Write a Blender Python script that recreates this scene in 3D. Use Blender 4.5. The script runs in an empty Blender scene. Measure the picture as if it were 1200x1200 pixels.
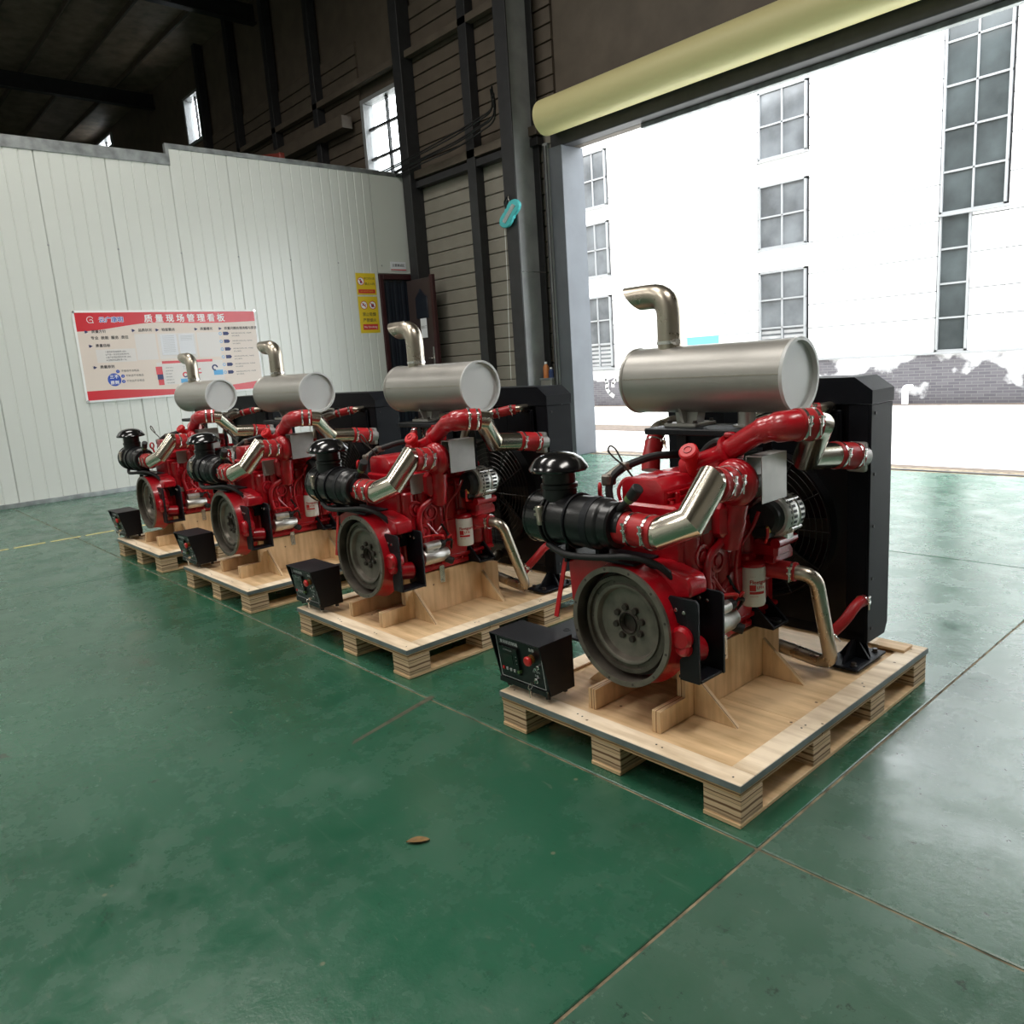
import bpy, bmesh, math, random
from mathutils import Vector, Matrix
random.seed(7)
PI = math.pi
C = bpy.context.scene.collection
SC = bpy.context.scene

# ------------------------------------------------------------------ camera
F_PX, YAW, PITCH, ROLL = 914.764, -0.844577668, 0.189303707, 0.0675323719
def cam_axes():
    f = Vector((math.sin(YAW)*math.cos(PITCH), math.cos(YAW)*math.cos(PITCH), -math.sin(PITCH)))
    r0 = Vector((math.cos(YAW), -math.sin(YAW), 0)); d0 = f.cross(r0)
    c, s = math.cos(ROLL), math.sin(ROLL)
    return c*r0+s*d0, -s*r0+c*d0, f
r_, d_, f_ = cam_axes()
cam = bpy.data.cameras.new('camera'); co = bpy.data.objects.new('camera', cam); C.objects.link(co)
cam.sensor_width = 36; cam.lens = F_PX/1200*36; cam.clip_start = .02; cam.clip_end = 300
m = Matrix.Identity(4)
for i in range(3):
    m[i][0], m[i][1], m[i][2] = r_[i], -d_[i], -f_[i]
m[2][3] = 1.6
co.matrix_world = m
SC.camera = co

# ------------------------------------------------------------------ light
SC.view_settings.view_transform = 'Standard'
SC.view_settings.look = 'None'
SC.view_settings.gamma = 1
SC.view_settings.use_curve_mapping = False
SC.view_settings.exposure = 0.2
SKY = 8.0
FILL_LAMP_W = 330
w = bpy.data.worlds.new('overcast_sky'); SC.world = w; w.use_nodes = True
bg = w.node_tree.nodes['Background']; bg.inputs[0].default_value = (.93, .97, 1, 1); bg.inputs[1].default_value = SKY
HALL = dict(x0=-36.0, x1=9.0, y0=-11.0, y1=9.7, z=10.5)
FILL_SKYLIGHTS = [(-20.5, -4.5), (-10.2, 2.0), (-4.5, 0.2), (1.5, 2.5), (-10.2, -6.5), (-3.0, -6.5)]  # unseen roof spots for area lamps added as interior fill light
for (sx, sy) in FILL_SKYLIGHTS:
    l = bpy.data.lights.new('skylight_fill_lamp', 'AREA'); l.shape = 'RECTANGLE'; l.size = 1.6; l.size_y = 4.2
    l.energy = FILL_LAMP_W; l.color = (1, .96, .9)
    o = bpy.data.objects.new('skylight_fill_lamp', l); C.objects.link(o); o.location = (sx, sy, HALL['z']-.06)

# ------------------------------------------------------------------ materials
def mat(name, col, rough=.5, metal=0, spec=.5, coat=0, noise=0, nscale=8, bump=0, bscale=60, rvar=0, stretch=(1, 1, 1), col2=None, aniso=0):
    m = bpy.data.materials.new(name); m.use_nodes = True
    nt = m.node_tree; b = nt.nodes['Principled BSDF']
    b.inputs['Base Color'].default_value = (*col, 1); b.inputs['Roughness'].default_value = rough
    b.inputs['Metallic'].default_value = metal; b.inputs['Specular IOR Level'].default_value = spec
    b.inputs['Coat Weight'].default_value = coat; b.inputs['Coat Roughness'].default_value = .12
    if noise or rvar or bump:
        tc = nt.nodes.new('ShaderNodeTexCoord'); mp = nt.nodes.new('ShaderNodeMapping')
        mp.inputs['Scale'].default_value = stretch
        nt.links.new(tc.outputs['Object'], mp.inputs[0])
        n = nt.nodes.new('ShaderNodeTexNoise'); n.inputs['Scale'].default_value = nscale; n.inputs['Detail'].default_value = 5
        nt.links.new(mp.outputs[0], n.inputs['Vector'])
        if noise:
            mx = nt.nodes.new('ShaderNodeMix'); mx.data_type = 'RGBA'
            c2 = col2 or tuple(c*(1-noise) for c in col)
            mx.inputs['A'].default_value = (*c2, 1)
            mx.inputs['B'].default_value = (*(tuple(min(1, c*(1+noise)) for c in col) if not col2 else col), 1)
            rp = nt.nodes.new('ShaderNodeMapRange'); rp.inputs[1].default_value = .32; rp.inputs[2].default_value = .68
            nt.links.new(n.outputs[0], rp.inputs[0]); nt.links.new(rp.outputs[0], mx.inputs['Factor'])
            nt.links.new(mx.outputs['Result'], b.inputs['Base Color'])
        if rvar:
            rr = nt.nodes.new('ShaderNodeMapRange'); rr.inputs[1].default_value = .3; rr.inputs[2].default_value = .7
            rr.inputs[3].default_value = max(0.02, rough-rvar); rr.inputs[4].default_value = rough+rvar
            nt.links.new(n.outputs[0], rr.inputs[0]); nt.links.new(rr.outputs[0], b.inputs['Roughness'])
        if bump:
            n2 = nt.nodes.new('ShaderNodeTexNoise'); n2.inputs['Scale'].default_value = bscale; n2.inputs['Detail'].default_value = 3
            nt.links.new(mp.outputs[0], n2.inputs['Vector'])
            bp = nt.nodes.new('ShaderNodeBump'); bp.inputs['Strength'].default_value = bump; bp.inputs['Distance'].default_value = .004
            nt.links.new(n2.outputs[0], bp.inputs['Height']); nt.links.new(bp.outputs[0], b.inputs['Normal'])
    return m

def plywood(name, flat_axis, light=(.78, .57, .34), dark=(.25, .13, .055), period=110):
    """ply edges show as thin bands stacked along flat_axis; the broad faces carry a long grain"""
    m = bpy.data.materials.new(name); m.use_nodes = True
    nt = m.node_tree; N = nt.nodes; L = nt.links; b = N['Principled BSDF']; b.inputs['Roughness'].default_value = .62
    tc = N.new('ShaderNodeTexCoord'); sep = N.new('ShaderNodeSeparateXYZ'); L.new(tc.outputs['Object'], sep.inputs[0])
    # bands
    nz = N.new('ShaderNodeTexNoise'); nz.inputs['Scale'].default_value = 14; L.new(tc.outputs['Object'], nz.inputs['Vector'])
    ma = N.new('ShaderNodeMath'); ma.operation = 'MULTIPLY_ADD'; ma.inputs[1].default_value = .006
    L.new(nz.outputs[0], ma.inputs[0]); L.new(sep.outputs['XYZ'.index(flat_axis)], ma.inputs[2])
    mb = N.new('ShaderNodeMath'); mb.operation = 'MULTIPLY'; mb.inputs[1].default_value = period; L.new(ma.outputs[0], mb.inputs[0])
    n1 = N.new('ShaderNodeTexNoise'); n1.noise_dimensions = '1D'; n1.inputs['Scale'].default_value = 1.0; n1.inputs['Detail'].default_value = 2
    L.new(mb.outputs[0], n1.inputs['W'])
    r1 = N.new('ShaderNodeValToRGB'); e = r1.color_ramp.elements
    e[0].position = .40; e[0].color = (*dark, 1); e[1].position = .52; e[1].color = (*light, 1)
    x = r1.color_ramp.elements.new(.66); x.color = (light[0]*.75, light[1]*.68, light[2]*.6, 1)
    L.new(n1.outputs[0], r1.inputs[0])
    # broad-face grain
    mp = N.new('ShaderNodeMapping'); mp.inputs['Scale'].default_value = (3, 26, 26) if flat_axis == 'Z' else (26, 26, 3)
    L.new(tc.outputs['Object'], mp.inputs[0])
    n2 = N.new('ShaderNodeTexNoise'); n2.inputs['Scale'].default_value = 1.0; n2.inputs['Detail'].default_value = 6; L.new(mp.outputs[0], n2.inputs['Vector'])
    n3 = N.new('ShaderNodeTexNoise'); n3.inputs['Scale'].default_value = 3.5; n3.inputs['Detail'].default_value = 4; L.new(tc.outputs['Object'], n3.inputs['Vector'])
    ad = N.new('ShaderNodeMath'); ad.operation = 'ADD'; L.new(n2.outputs[0], ad.inputs[0]); L.new(n3.outputs[0], ad.inputs[1])
    r2 = N.new('ShaderNodeValToRGB'); e = r2.color_ramp.elements
    e[0].position = .62; e[0].color = (light[0]*.72, light[1]*.66, light[2]*.58, 1); e[1].position = 1.2/1.25; e[1].color = (*[min(1, c*1.08) for c in light], 1)
    dv = N.new('ShaderNodeMath'); dv.operation = 'MULTIPLY'; dv.inputs[1].default_value = .8; L.new(ad.outputs[0], dv.inputs[0])
    L.new(dv.outputs[0], r2.inputs[0])
    # sparse dark nail spots and knots
    vo = N.new('ShaderNodeTexVoronoi'); vo.inputs['Scale'].default_value = 7; L.new(tc.outputs['Object'], vo.inputs['Vector'])
    sp = N.new('ShaderNodeMath'); sp.operation = 'LESS_THAN'; sp.inputs[1].default_value = .045; L.new(vo.outputs['Distance'], sp.inputs[0])
    mk = N.new('ShaderNodeMix'); mk.data_type = 'RGBA'; mk.inputs['B'].default_value = (.16, .09, .045, 1)
    L.new(sp.outputs[0], mk.inputs['Factor']); L.new(r2.outputs[0], mk.inputs['A'])
    # choose by the surface's own orientation (object space)
    ge = N.new('ShaderNodeTexCoord'); s2 = N.new('ShaderNodeSeparateXYZ'); L.new(ge.outputs['Normal'], s2.inputs[0])
    ab = N.new('ShaderNodeMath'); ab.operation = 'ABSOLUTE'; L.new(s2.outputs['XYZ'.index(flat_axis)], ab.inputs[0])
    gt = N.new('ShaderNodeMath'); gt.operation = 'GREATER_THAN'; gt.inputs[1].default_value = .7; L.new(ab.outputs[0], gt.inputs[0])
    mx = N.new('ShaderNodeMix'); mx.data_type = 'RGBA'
    L.new(gt.outputs[0], mx.inputs['Factor']); L.new(r1.outputs[0], mx.inputs['A']); L.new(mk.outputs['Result'], mx.inputs['B'])
    L.new(mx.outputs['Result'], b.inputs['Base Color'])
    bp = N.new('ShaderNodeBump'); bp.inputs['Strength'].default_value = .25; bp.inputs['Distance'].default_value = .002
    L.new(n2.outputs[0], bp.inputs['Height']); L.new(bp.outputs[0], b.inputs['Normal'])
    return m

def epoxy_floor(nm='green_epoxy_floor', sheen_mix=.16, sheen_col=(.075, .15, .105), specks=.35):
    m = bpy.data.materials.new(nm); m.use_nodes = True
    nt = m.node_tree; N = nt.nodes; L = nt.links; b = N['Principled BSDF']
    tc = N.new('ShaderNodeTexCoord')
    def noise(scale, detail=6, rough=.6, stretch=None, rot=0):
        n = N.new('ShaderNodeTexNoise'); n.inputs['Scale'].default_value = scale; n.inputs['Detail'].default_value = detail; n.inputs['Roughness'].default_value = rough
        if stretch:
            mp = N.new('ShaderNodeMapping'); mp.inputs['Scale'].default_value = stretch; mp.inputs['Rotation'].default_value = (0, 0, rot)
            L.new(tc.outputs['Object'], mp.inputs[0]); L.new(mp.outputs[0], n.inputs['Vector'])
        else:
            L.new(tc.outputs['Object'], n.inputs['Vector'])
        return n
    def ramp(src, p0, c0, p1, c1):
        r = N.new('ShaderNodeValToRGB'); e = r.color_ramp.elements
        e[0].position = p0; e[0].color = (*c0, 1); e[1].position = p1; e[1].color = (*c1, 1); L.new(src, r.inputs[0]); return r
    def mix(f, a, bb):
        x = N.new('ShaderNodeMix'); x.data_type = 'RGBA'; L.new(f, x.inputs['Factor'])
        for k, v in (('A', a), ('B', bb)):
            if isinstance(v, tuple): x.inputs[k].default_value = (*v, 1)
            else: L.new(v, x.inputs[k])
        return x.outputs['Result']
    big = noise(.55, 4); mid = noise(3.2, 8, .7); fine = noise(34, 6, .7); scr = noise(1.0, 7, .7, (2.2, 22, 1), .7); scr2 = noise(1.0, 6, .7, (26, 2.5, 1), .25)
    c = ramp(big.outputs[0], .35, (.006, .068, .033), .68, (.016, .112, .060)).outputs[0]
    c = mix(ramp(mid.outputs[0], .45, (0, 0, 0), .75, (.55, .55, .55)).outputs[0], c, (.055, .135, .095))
    c = mix(ramp(scr.outputs[0], .58, (0, 0, 0), .72, (.55, .55, .55)).outputs[0], c, (.075, .17, .115))
    c = mix(ramp(scr2.outputs[0], .62, (0, 0, 0), .74, (.4, .4, .4)).outputs[0], c, (.03, .06, .04))
    dn = noise(1.1, 7, .65)
    c = mix(ramp(dn.outputs[0], .30, (sheen_mix*.45,)*3, .70, (min(1, sheen_mix*1.5),)*3).outputs[0], c, sheen_col)  # pale patchy mix paints the floor's sheen into its base colour
    sp = N.new('ShaderNodeTexVoronoi'); sp.inputs['Scale'].default_value = 5.5; L.new(tc.outputs['Object'], sp.inputs['Vector'])
    c = mix(ramp(sp.outputs['Distance'], .030, (.7, .7, .7), .055, (0, 0, 0)).outputs[0], c, (.19, .20, .13))
    sp2 = N.new('ShaderNodeTexVoronoi'); sp2.inputs['Scale'].default_value = 1.9; L.new(tc.outputs['Object'], sp2.inputs['Vector'])
    ad = N.new('ShaderNodeMath'); ad.operation = 'MULTIPLY_ADD'; ad.inputs[1].default_value = .25; L.new(fine.outputs[0], ad.inputs[0]); L.new(sp2.outputs['Distance'], ad.inputs[2])
    c = mix(ramp(ad.outputs[0], .175, (.75, .75, .75), .205, (0, 0, 0)).outputs[0], c, (.05, .05, .035))
    sk = noise(13, 5, .75); sk2 = noise(1.0, 4, .6, (9, 30, 1), .4)
    c = mix(ramp(sk.outputs[0], .335, (specks,)*3, .39, (0, 0, 0)).outputs[0], c, (.018, .024, .020))
    c = mix(ramp(sk2.outputs[0], .66, (0, 0, 0), .71, (specks*.8,)*3).outputs[0], c, (.16, .20, .15))
    L.new(c, b.inputs['Base Color'])
    r = N.new('ShaderNodeMapRange'); r.inputs[1].default_value = .3; r.inputs[2].default_value = .72; r.inputs[3].default_value = .13; r.inputs[4].default_value = .40
    L.new(mid.outputs[0], r.inputs[0]); L.new(r.outputs[0], b.inputs['Roughness'])
    b.inputs['Specular IOR Level'].default_value = .75
    h = N.new('ShaderNodeMath'); h.operation = 'MULTIPLY_ADD'; h.inputs[1].default_value = .25; L.new(fine.outputs[0], h.inputs[0]); L.new(mid.outputs[0], h.inputs[2])
    bp = N.new('ShaderNodeBump'); bp.inputs['Strength'].default_value = .35; bp.inputs['Distance'].default_value = .006
    L.new(h.outputs[0], bp.inputs['Height']); L.new(bp.outputs[0], b.inputs['Normal'])
    return m

def brick_mat():
    m = bpy.data.materials.new('grey_brick_with_whitewash'); m.use_nodes = True
    nt = m.node_tree; N = nt.nodes; L = nt.links; b = N['Principled BSDF']; b.inputs['Roughness'].default_value = .85
    tc = N.new('ShaderNodeTexCoord'); mp = N.new('ShaderNodeMapping'); mp.inputs['Rotation'].default_value = (PI/2, 0, 0); L.new(tc.outputs['Object'], mp.inputs[0])
    br = N.new('ShaderNodeTexBrick'); br.inputs['Scale'].default_value = 1; br.inputs['Brick Width'].default_value = .25; br.inputs['Row Height'].default_value = .07
    br.inputs['Mortar Size'].default_value = .008; br.inputs['Color1'].default_value = (.085, .08, .092, 1); br.inputs['Color2'].default_value = (.12, .113, .125, 1); br.inputs['Mortar'].default_value = (.15, .145, .148, 1)
    L.new(mp.outputs[0], br.inputs['Vector'])
    n = N.new('ShaderNodeTexNoise'); n.inputs['Scale'].default_value = .9; n.inputs['Detail'].default_value = 6; L.new(tc.outputs['Object'], n.inputs['Vector'])
    sp = N.new('ShaderNodeSeparateXYZ'); L.new(tc.outputs['Object'], sp.inputs[0])
    ma = N.new('ShaderNodeMath'); ma.operation = 'MULTIPLY_ADD'; ma.inputs[1].default_value = .25; L.new(sp.outputs[2], ma.inputs[0]); L.new(n.outputs[0], ma.inputs[2])
    r = N.new('ShaderNodeValToRGB'); r.color_ramp.elements[0].position = .66; r.color_ramp.elements[1].position = .74; L.new(ma.outputs[0], r.inputs[0])
    mx = N.new('ShaderNodeMix'); mx.data_type = 'RGBA'; L.new(r.outputs[0], mx.inputs['Factor']); L.new(br.outputs[0], mx.inputs['A']); mx.inputs['B'].default_value = (.85, .85, .85, 1)
    L.new(mx.outputs['Result'], b.inputs['Base Color'])
    return m

M = {}
M['red'] = mat('engine_red_paint', (.42, .004, .012), .28, coat=.5, noise=.12, nscale=20, bump=.25, bscale=90)
M['red_rubber'] = mat('red_silicone_hose', (.42, .012, .016), .42, noise=.15, nscale=30)
M['red_strap'] = mat('red_plastic', (.62, .015, .02), .4)
M['black'] = mat('black_powder_coat', (.006, .007, .010), .46, 0, .3, bump=.2, bscale=300)
M['black_rad'] = mat('black_radiator_paint', (.005, .006, .009), .5, 0, .14, bump=.2, bscale=300)
M['black_gloss'] = mat('black_gloss_plastic', (.006, .006, .007), .16, coat=.4)
M['black_satin'] = mat('black_satin_paint', (.007, .007, .008), .3)
M['rubber'] = mat('black_rubber', (.010, .010, .011), .55)
M['chrome'] = mat('polished_stainless', (.66, .61, .52), .21, 1)
M['steel_dull'] = mat('brushed_pipe_steel', (.46, .41, .34), .32, 1, rvar=.08, nscale=18)
M['clamp'] = mat('clamp_steel', (.75, .74, .72), .22, 1)
M['muffler'] = mat('silver_heat_paint', (.41, .395, .37), .36, .55, noise=.05, nscale=5, rvar=.04)
M['muffler_end'] = mat('pale_grey_end_plate', (.58, .59, .585), .45, .15)
M['shield'] = mat('heat_shield_sheet', (.42, .40, .385), .42, .7, noise=.08, nscale=12)
M['iron'] = mat('machined_iron', (.185, .162, .135), .38, .45, noise=.25, nscale=14, rvar=.08)
M['iron_dark'] = mat('oiled_iron', (.060, .048, .040), .42, .3, noise=.3, nscale=20)
M['iron_mid'] = mat('brown_iron', (.105, .088, .070), .40, .4, noise=.3, nscale=16)
M['alu'] = mat('cast_aluminium', (.62, .61, .58), .38, .85, noise=.1, nscale=40)
M['white_paint'] = mat('white_filter_paint', (.78, .77, .72), .35)
M['print_red'] = mat('red_print', (.55, .02, .02), .45)
M['print_black'] = mat('black_print', (.02, .02, .025), .5)
M['print_white'] = mat('white_print', (.85, .85, .85), .5)
M['print_blue'] = mat('blue_print', (.02, .07, .42), .5)
M['print_navy'] = mat('navy_print', (.03, .04, .14), .5)
M['print_sky'] = mat('sky_blue_print', (.12, .42, .75), .5)
M['lcd'] = mat('lcd_glass', (.018, .03, .022), .12)
M['button_red'] = mat('button_red', (.65, .02, .02), .3, coat=.3)
M['grey_plastic'] = mat('grey_button', (.45, .45, .45), .4)
M['green_plastic'] = mat('green_plastic', (.10, .18, .06), .4)
M['yellow_collar'] = mat('yellow_plastic', (.22, .10, .02), .4)  # plain dull yellow plastic of the stop button collar
M['brass'] = mat('brass', (.65, .42, .12), .3, 1)
M['deck'] = plywood('plywood_deck', 'Z', light=(.76, .54, .31))
M['strip'] = plywood('plywood_strip', 'Z', light=(.88, .74, .56))
M['ply_x'] = plywood('plywood_rail', 'X', period=150)
M['ply_y'] = plywood('plywood_gusset', 'Y', period=150)
M['block'] = plywood('plywood_block', 'Z', light=(.76, .56, .36), dark=(.16, .075, .03), period=80)
M['tape'] = mat('grey_green_edge_strip', (.17, .20, .20), .5, noise=.2, nscale=9)
M['floor'] = epoxy_floor()
M['floor_worn_sheen'] = epoxy_floor('worn_green_floor_with_sheen', .36, (.15, .19, .165), .75)  # grey wear plus whitish door sheen, both put into the slab colour
M['joint'] = mat('joint_filler', (.20, .155, .095), .85, noise=.6, nscale=14)
M['panel'] = mat('white_wall_panel', (.65, .67, .635), .27, noise=.02, nscale=.6)
M['galv'] = mat('galvanised_channel', (.33, .35, .35), .4, .7, noise=.3, nscale=6)
M['siding'] = mat('grey_brown_siding', (.245, .225, .19), .5, noise=.10, nscale=2.5)
M['siding_dark'] = mat('brown_siding', (.10, .078, .058), .6, noise=.15, nscale=3)
M['dark_steel'] = mat('dark_painted_steel', (.022, .022, .024), .45, noise=.2, nscale=6)
M['grey_steel'] = mat('grey_painted_steel', (.30, .305, .305), .42, noise=.12, nscale=4)  # also gives the column web its painted door-lit tone
M['jamb'] = mat('light_grey_jamb_sheet', (.10, .11, .125), .45, .1, noise=.08, nscale=3)
M['roof'] = mat('roof_sheet_brown', (.22, .165, .12), .6, noise=.3, nscale=3)
M['cream'] = mat('cream_yellow_paint', (.62, .56, .28), .5)
M['cladding'] = mat('white_cladding', (.86, .87, .87), .5, noise=.015, nscale=1)
M['frame_alu'] = mat('pale_window_frame', (.30, .31, .315), .4)
M['pane'] = mat('grey_reflecting_glass', (.12, .13, .138), .10, 0, .7, noise=.35, nscale=1.3)
M['pane_dark'] = mat('dark_reflecting_glass', (.055, .066, .068), .10, 0, .45, noise=.35, nscale=1.1)
M['brick'] = brick_mat()
M['concrete'] = mat('pale_yard_concrete', (.74, .73, .69), .85, noise=.05, nscale=1.2)
M['earth'] = mat('brown_gravel_strip', (.12, .09, .068), .9, noise=.3, nscale=9)
M['door_red'] = mat('dark_red_door_paint', (.045, .012, .014), .4)
M['door_leaf'] = mat('dark_brown_door_leaf', (.05, .035, .034), .45)
M['curtain'] = mat('dark_pvc_strip', (.014, .018, .028), .3)
M['sign_yellow'] = mat('yellow_sign', (.72, .52, .015), .4)
M['board_face'] = mat('beige_board_print', (.72, .62, .55), .35)
M['board_grey'] = mat('pale_board_box', (.70, .66, .64), .35)
M['board_red'] = mat('red_board_print', (.60, .008, .02), .3)
M['paper'] = mat('white_paper', (.78, .79, .84), .6)
M['turq'] = mat('turquoise_rubber', (.08, .52, .55), .45)
M['clear_panel'] = mat('silver_foil_panel', (.45, .5, .5), .25, .6)
M['orange'] = mat('orange_plastic', (.50, .17, .05), .45)
M['blue_plastic'] = mat('dark_blue_plastic', (.03, .05, .14), .4)
M['cabinet'] = mat('grey_cabinet', (.20, .19, .17), .5)
M['added_skypane'] = mat('added_skylight_pane', (.85, .85, .82), .5)
M['yellow_line'] = mat('worn_yellow_line', (.70, .60, .25), .6, noise=.3, nscale=15)
M['tape_mark'] = mat('worn_brown_tape', (.075, .075, .048), .5, noise=.4, nscale=25)
M['leaf'] = mat('dry_leaf', (.22, .13, .045), .7, noise=.3, nscale=40)
M['red_hoist'] = mat('faded_red_steel', (.30, .05, .035), .5)

# ------------------------------------------------------------------ mesh helpers
class MB:
    def __init__(self): self.bm = bmesh.new()
    def box(self, x0, y0, z0, x1, y1, z1, bev=0, seg=1):
        bm = self.bm
        vs = [bm.verts.new((x, y, z)) for x in (x0, x1) for y in (y0, y1) for z in (z0, z1)]
        fs = []
        for q in ((0, 1, 3, 2), (4, 6, 7, 5), (0, 4, 5, 1), (2, 3, 7, 6), (0, 2, 6, 4), (1, 5, 7, 3)):
            fs.append(bm.faces.new([vs[i] for i in q]))
        if bev:
            es = list({e for f in fs for e in f.edges})
            bmesh.ops.bevel(bm, geom=es, offset=bev, segments=seg, affect='EDGES', profile=.5)
        return self
    def prism(self, pts, axis, a, b, bev=0, seg=1):
        """extrude polygon pts (2D, other two axes in order) along axis from a to b"""
        bm = self.bm
        def P(p, t):
            u, v = p
            return {'x': (t, u, v), 'y': (u, t, v), 'z': (u, v, t)}[axis]
        A = [bm.verts.new(P(p, a)) for p in pts]; B = [bm.verts.new(P(p, b)) for p in pts]
        n = len(pts); fs = [bm.faces.new(A), bm.faces.new(B[::-1])]
        for i in range(n): fs.append(bm.faces.new((A[i], B[i], B[(i+1) % n], A[(i+1) % n])))
        if bev:
            es = list({e for f in fs for e in f.edges})
            bmesh.ops.bevel(bm, geom=es, offset=bev, segments=seg, affect='EDGES', profile=.5)
        bmesh.ops.recalc_face_normals(bm, faces=[f for f in bm.faces])
        return self
    def frame(self, d):
        d = Vector(d).normalized()
        u = Vector((0, 0, 1)) if abs(d.z) < .9 else Vector((1, 0, 0))
        a = d.cross(u).normalized(); b = d.cross(a).normalized()
        return d, a, b
    def lathe(self, o, d, prof, n=28, close=False):
        """prof: list of (radius, height along d); radius 0 closes to a point"""
        bm = self.bm; d, a, b = self.frame(d); o = Vector(o); rings = []
        for r, h in prof:
            if r <= 1e-6: rings.append([bm.verts.new(o+d*h)])
            else: rings.append([bm.verts.new(o+d*h+a*(r*math.cos(2*PI*k/n))+b*(r*math.sin(2*PI*k/n))) for k in range(n)])
        for R0, R1 in zip(rings, rings[1:]):
            for k in range(n):
                k2 = (k+1) % n
                if len(R0) == 1 and len(R1) == 1: continue
                if len(R0) == 1: bm.faces.new((R0[0], R1[k], R1[k2]))
                elif len(R1) == 1: bm.faces.new((R0[k], R1[0], R0[k2]))
                else: bm.faces.new((R0[k], R1[k], R1[k2], R0[k2]))
        return self
    def cyl(self, p0, p1, r0, r1=None, n=20, bev=0):
        p0, p1 = Vector(p0), Vector(p1); L = (p1-p0).length; r1 = r0 if r1 is None else r1
        if bev: prof = [(0, 0), (r0-bev, 0), (r0, bev), (r1, L-bev), (r1-bev, L), (0, L)]
        else: prof = [(0, 0), (r0, 0), (r1, L), (0, L)]
        return self.lathe(p0, p1-p0, prof, n)
    def ring(self, o, d, ro, ri, w, n=28, bev=.0):
        return self.lathe(o, d, [(ri, 0), (ro, 0), (ro, w), (ri, w), (ri, 0)], n)
    def tube(self, pts, r, n=14, smooth=0, cap=True, hollow=0, shear=None, radii=None):
        """tube along points; smooth = fillet radius at corners; shear slants the last ring"""
        P = [Vector(p) for p in pts]; path = [P[0]]; K = 7
        for i in range(1, len(P)-1):
            if smooth:
                a = (P[i-1]-P[i]); b = (P[i+1]-P[i]); f = min(smooth, a.length*.49, b.length*.49)
                s = P[i]+a.normalized()*f; e = P[i]+b.normalized()*f
                for k in range(K+1):
                    t = k/K; path.append(s*(1-t)**2+P[i]*2*t*(1-t)+e*t*t)
            else: path.append(P[i])
        path.append(P[-1]); bm = self.bm
        ntot = len(path); rings = []
        t0 = (path[1]-path[0]).normalized(); _, a, b = self.frame(t0); prev = t0
        for i, p in enumerate(path):
            if i == 0: t = t0; tt = t0; sc = 1
            elif i == ntot-1: t = (path[i]-path[i-1]).normalized(); tt = t; sc = 1
            else:
                t1 = (path[i]-path[i-1]).normalized(); t2 = (path[i+1]-path[i]).normalized(); t = (t1+t2).normalized(); sc = 1/max(.35, t.dot(t1))
                tt = t
            q = prev.rotation_difference(tt); a = (q @ a).normalized(); b = (q @ b).normalized(); prev = tt
            rr = radii[min(i, len(radii)-1)] if radii else r
            ring = []
            if sc > 1.001 and 0 < i < ntot-1:
                bi = (t2-t1); bi = bi.normalized() if bi.length > 1e-6 else a
            for k in range(n):
                off = a*math.cos(2*PI*k/n)+b*math.sin(2*PI*k/n)
                if sc > 1.001 and 0 < i < ntot-1: off = off+bi*(off.dot(bi))*(sc-1)
                v = p+off*rr
                if i == ntot-1 and shear: v = v+tt*(shear*off.z*rr)
                ring.append(bm.verts.new(v))
            rings.append(ring)
        for R0, R1 in zip(rings, rings[1:]):
            for k in range(n): bm.faces.new((R0[k], R1[k], R1[(k+1) % n], R0[(k+1) % n]))
        if cap:
            bm.faces.new(rings[0][::-1])
            if not hollow: bm.faces.new(rings[-1])
            else:
                c = sum((v.co for v in rings[-1]), Vector())/n
                inn = [bm.verts.new(c+(v.co-c)*.9) for v in rings[-1]]
                deep = [bm.verts.new(v.co-tt*hollow) for v in inn]
                for k in range(n):
                    k2 = (k+1) % n
                    bm.faces.new((rings[-1][k], inn[k], inn[k2], rings[-1][k2])); bm.faces.new((inn[k], deep[k], deep[k2], inn[k2]))
                bm.faces.new(deep)
        return self
    def sphere(self, c, r, s=(1, 1, 1), n=16):
        mt = Matrix.Translation(c) @ Matrix.Diagonal((s[0]*r, s[1]*r, s[2]*r, 1))
        bmesh.ops.create_uvsphere(self.bm, u_segments=n, v_segments=n//2, radius=1, matrix=mt); return self
    def torus(self, o, d, R, r, n=36, k=8, a0=0, a1=2*PI):
        d, a, b = self.frame(d); o = Vector(o)
        full = abs(a1-a0-2*PI) < 1e-4
        cnt = n if full else n+1; rings = []
        for i in range(cnt):
            t = a0+(a1-a0)*i/n; dr = a*math.cos(t)+b*math.sin(t)
            rings.append([self.bm.verts.new(o+dr*(R+r*math.cos(2*PI*j/k))+d*(r*math.sin(2*PI*j/k))) for j in range(k)])
        for i in range(n):
            R0, R1 = rings[i], rings[(i+1) % cnt]
            for j in range(k): self.bm.faces.new((R0[j], R1[j], R1[(j+1) % k], R0[(j+1) % k]))
        return self
    def mesh(self, name, m, ang=35):
        bmesh.ops.recalc_face_normals(self.bm, faces=self.bm.faces)
        me = bpy.data.meshes.new(name); self.bm.to_mesh(me); self.bm.free()
        me.polygons.foreach_set('use_smooth', [True]*len(me.polygons))
        me.set_sharp_from_angle(angle=math.radians(ang))
        me.materials.append(m); return me
    def build(self, name, m, parent=None, loc=None, ang=35):
        return link(name, self.mesh(name, m, ang), parent, loc)

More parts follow.
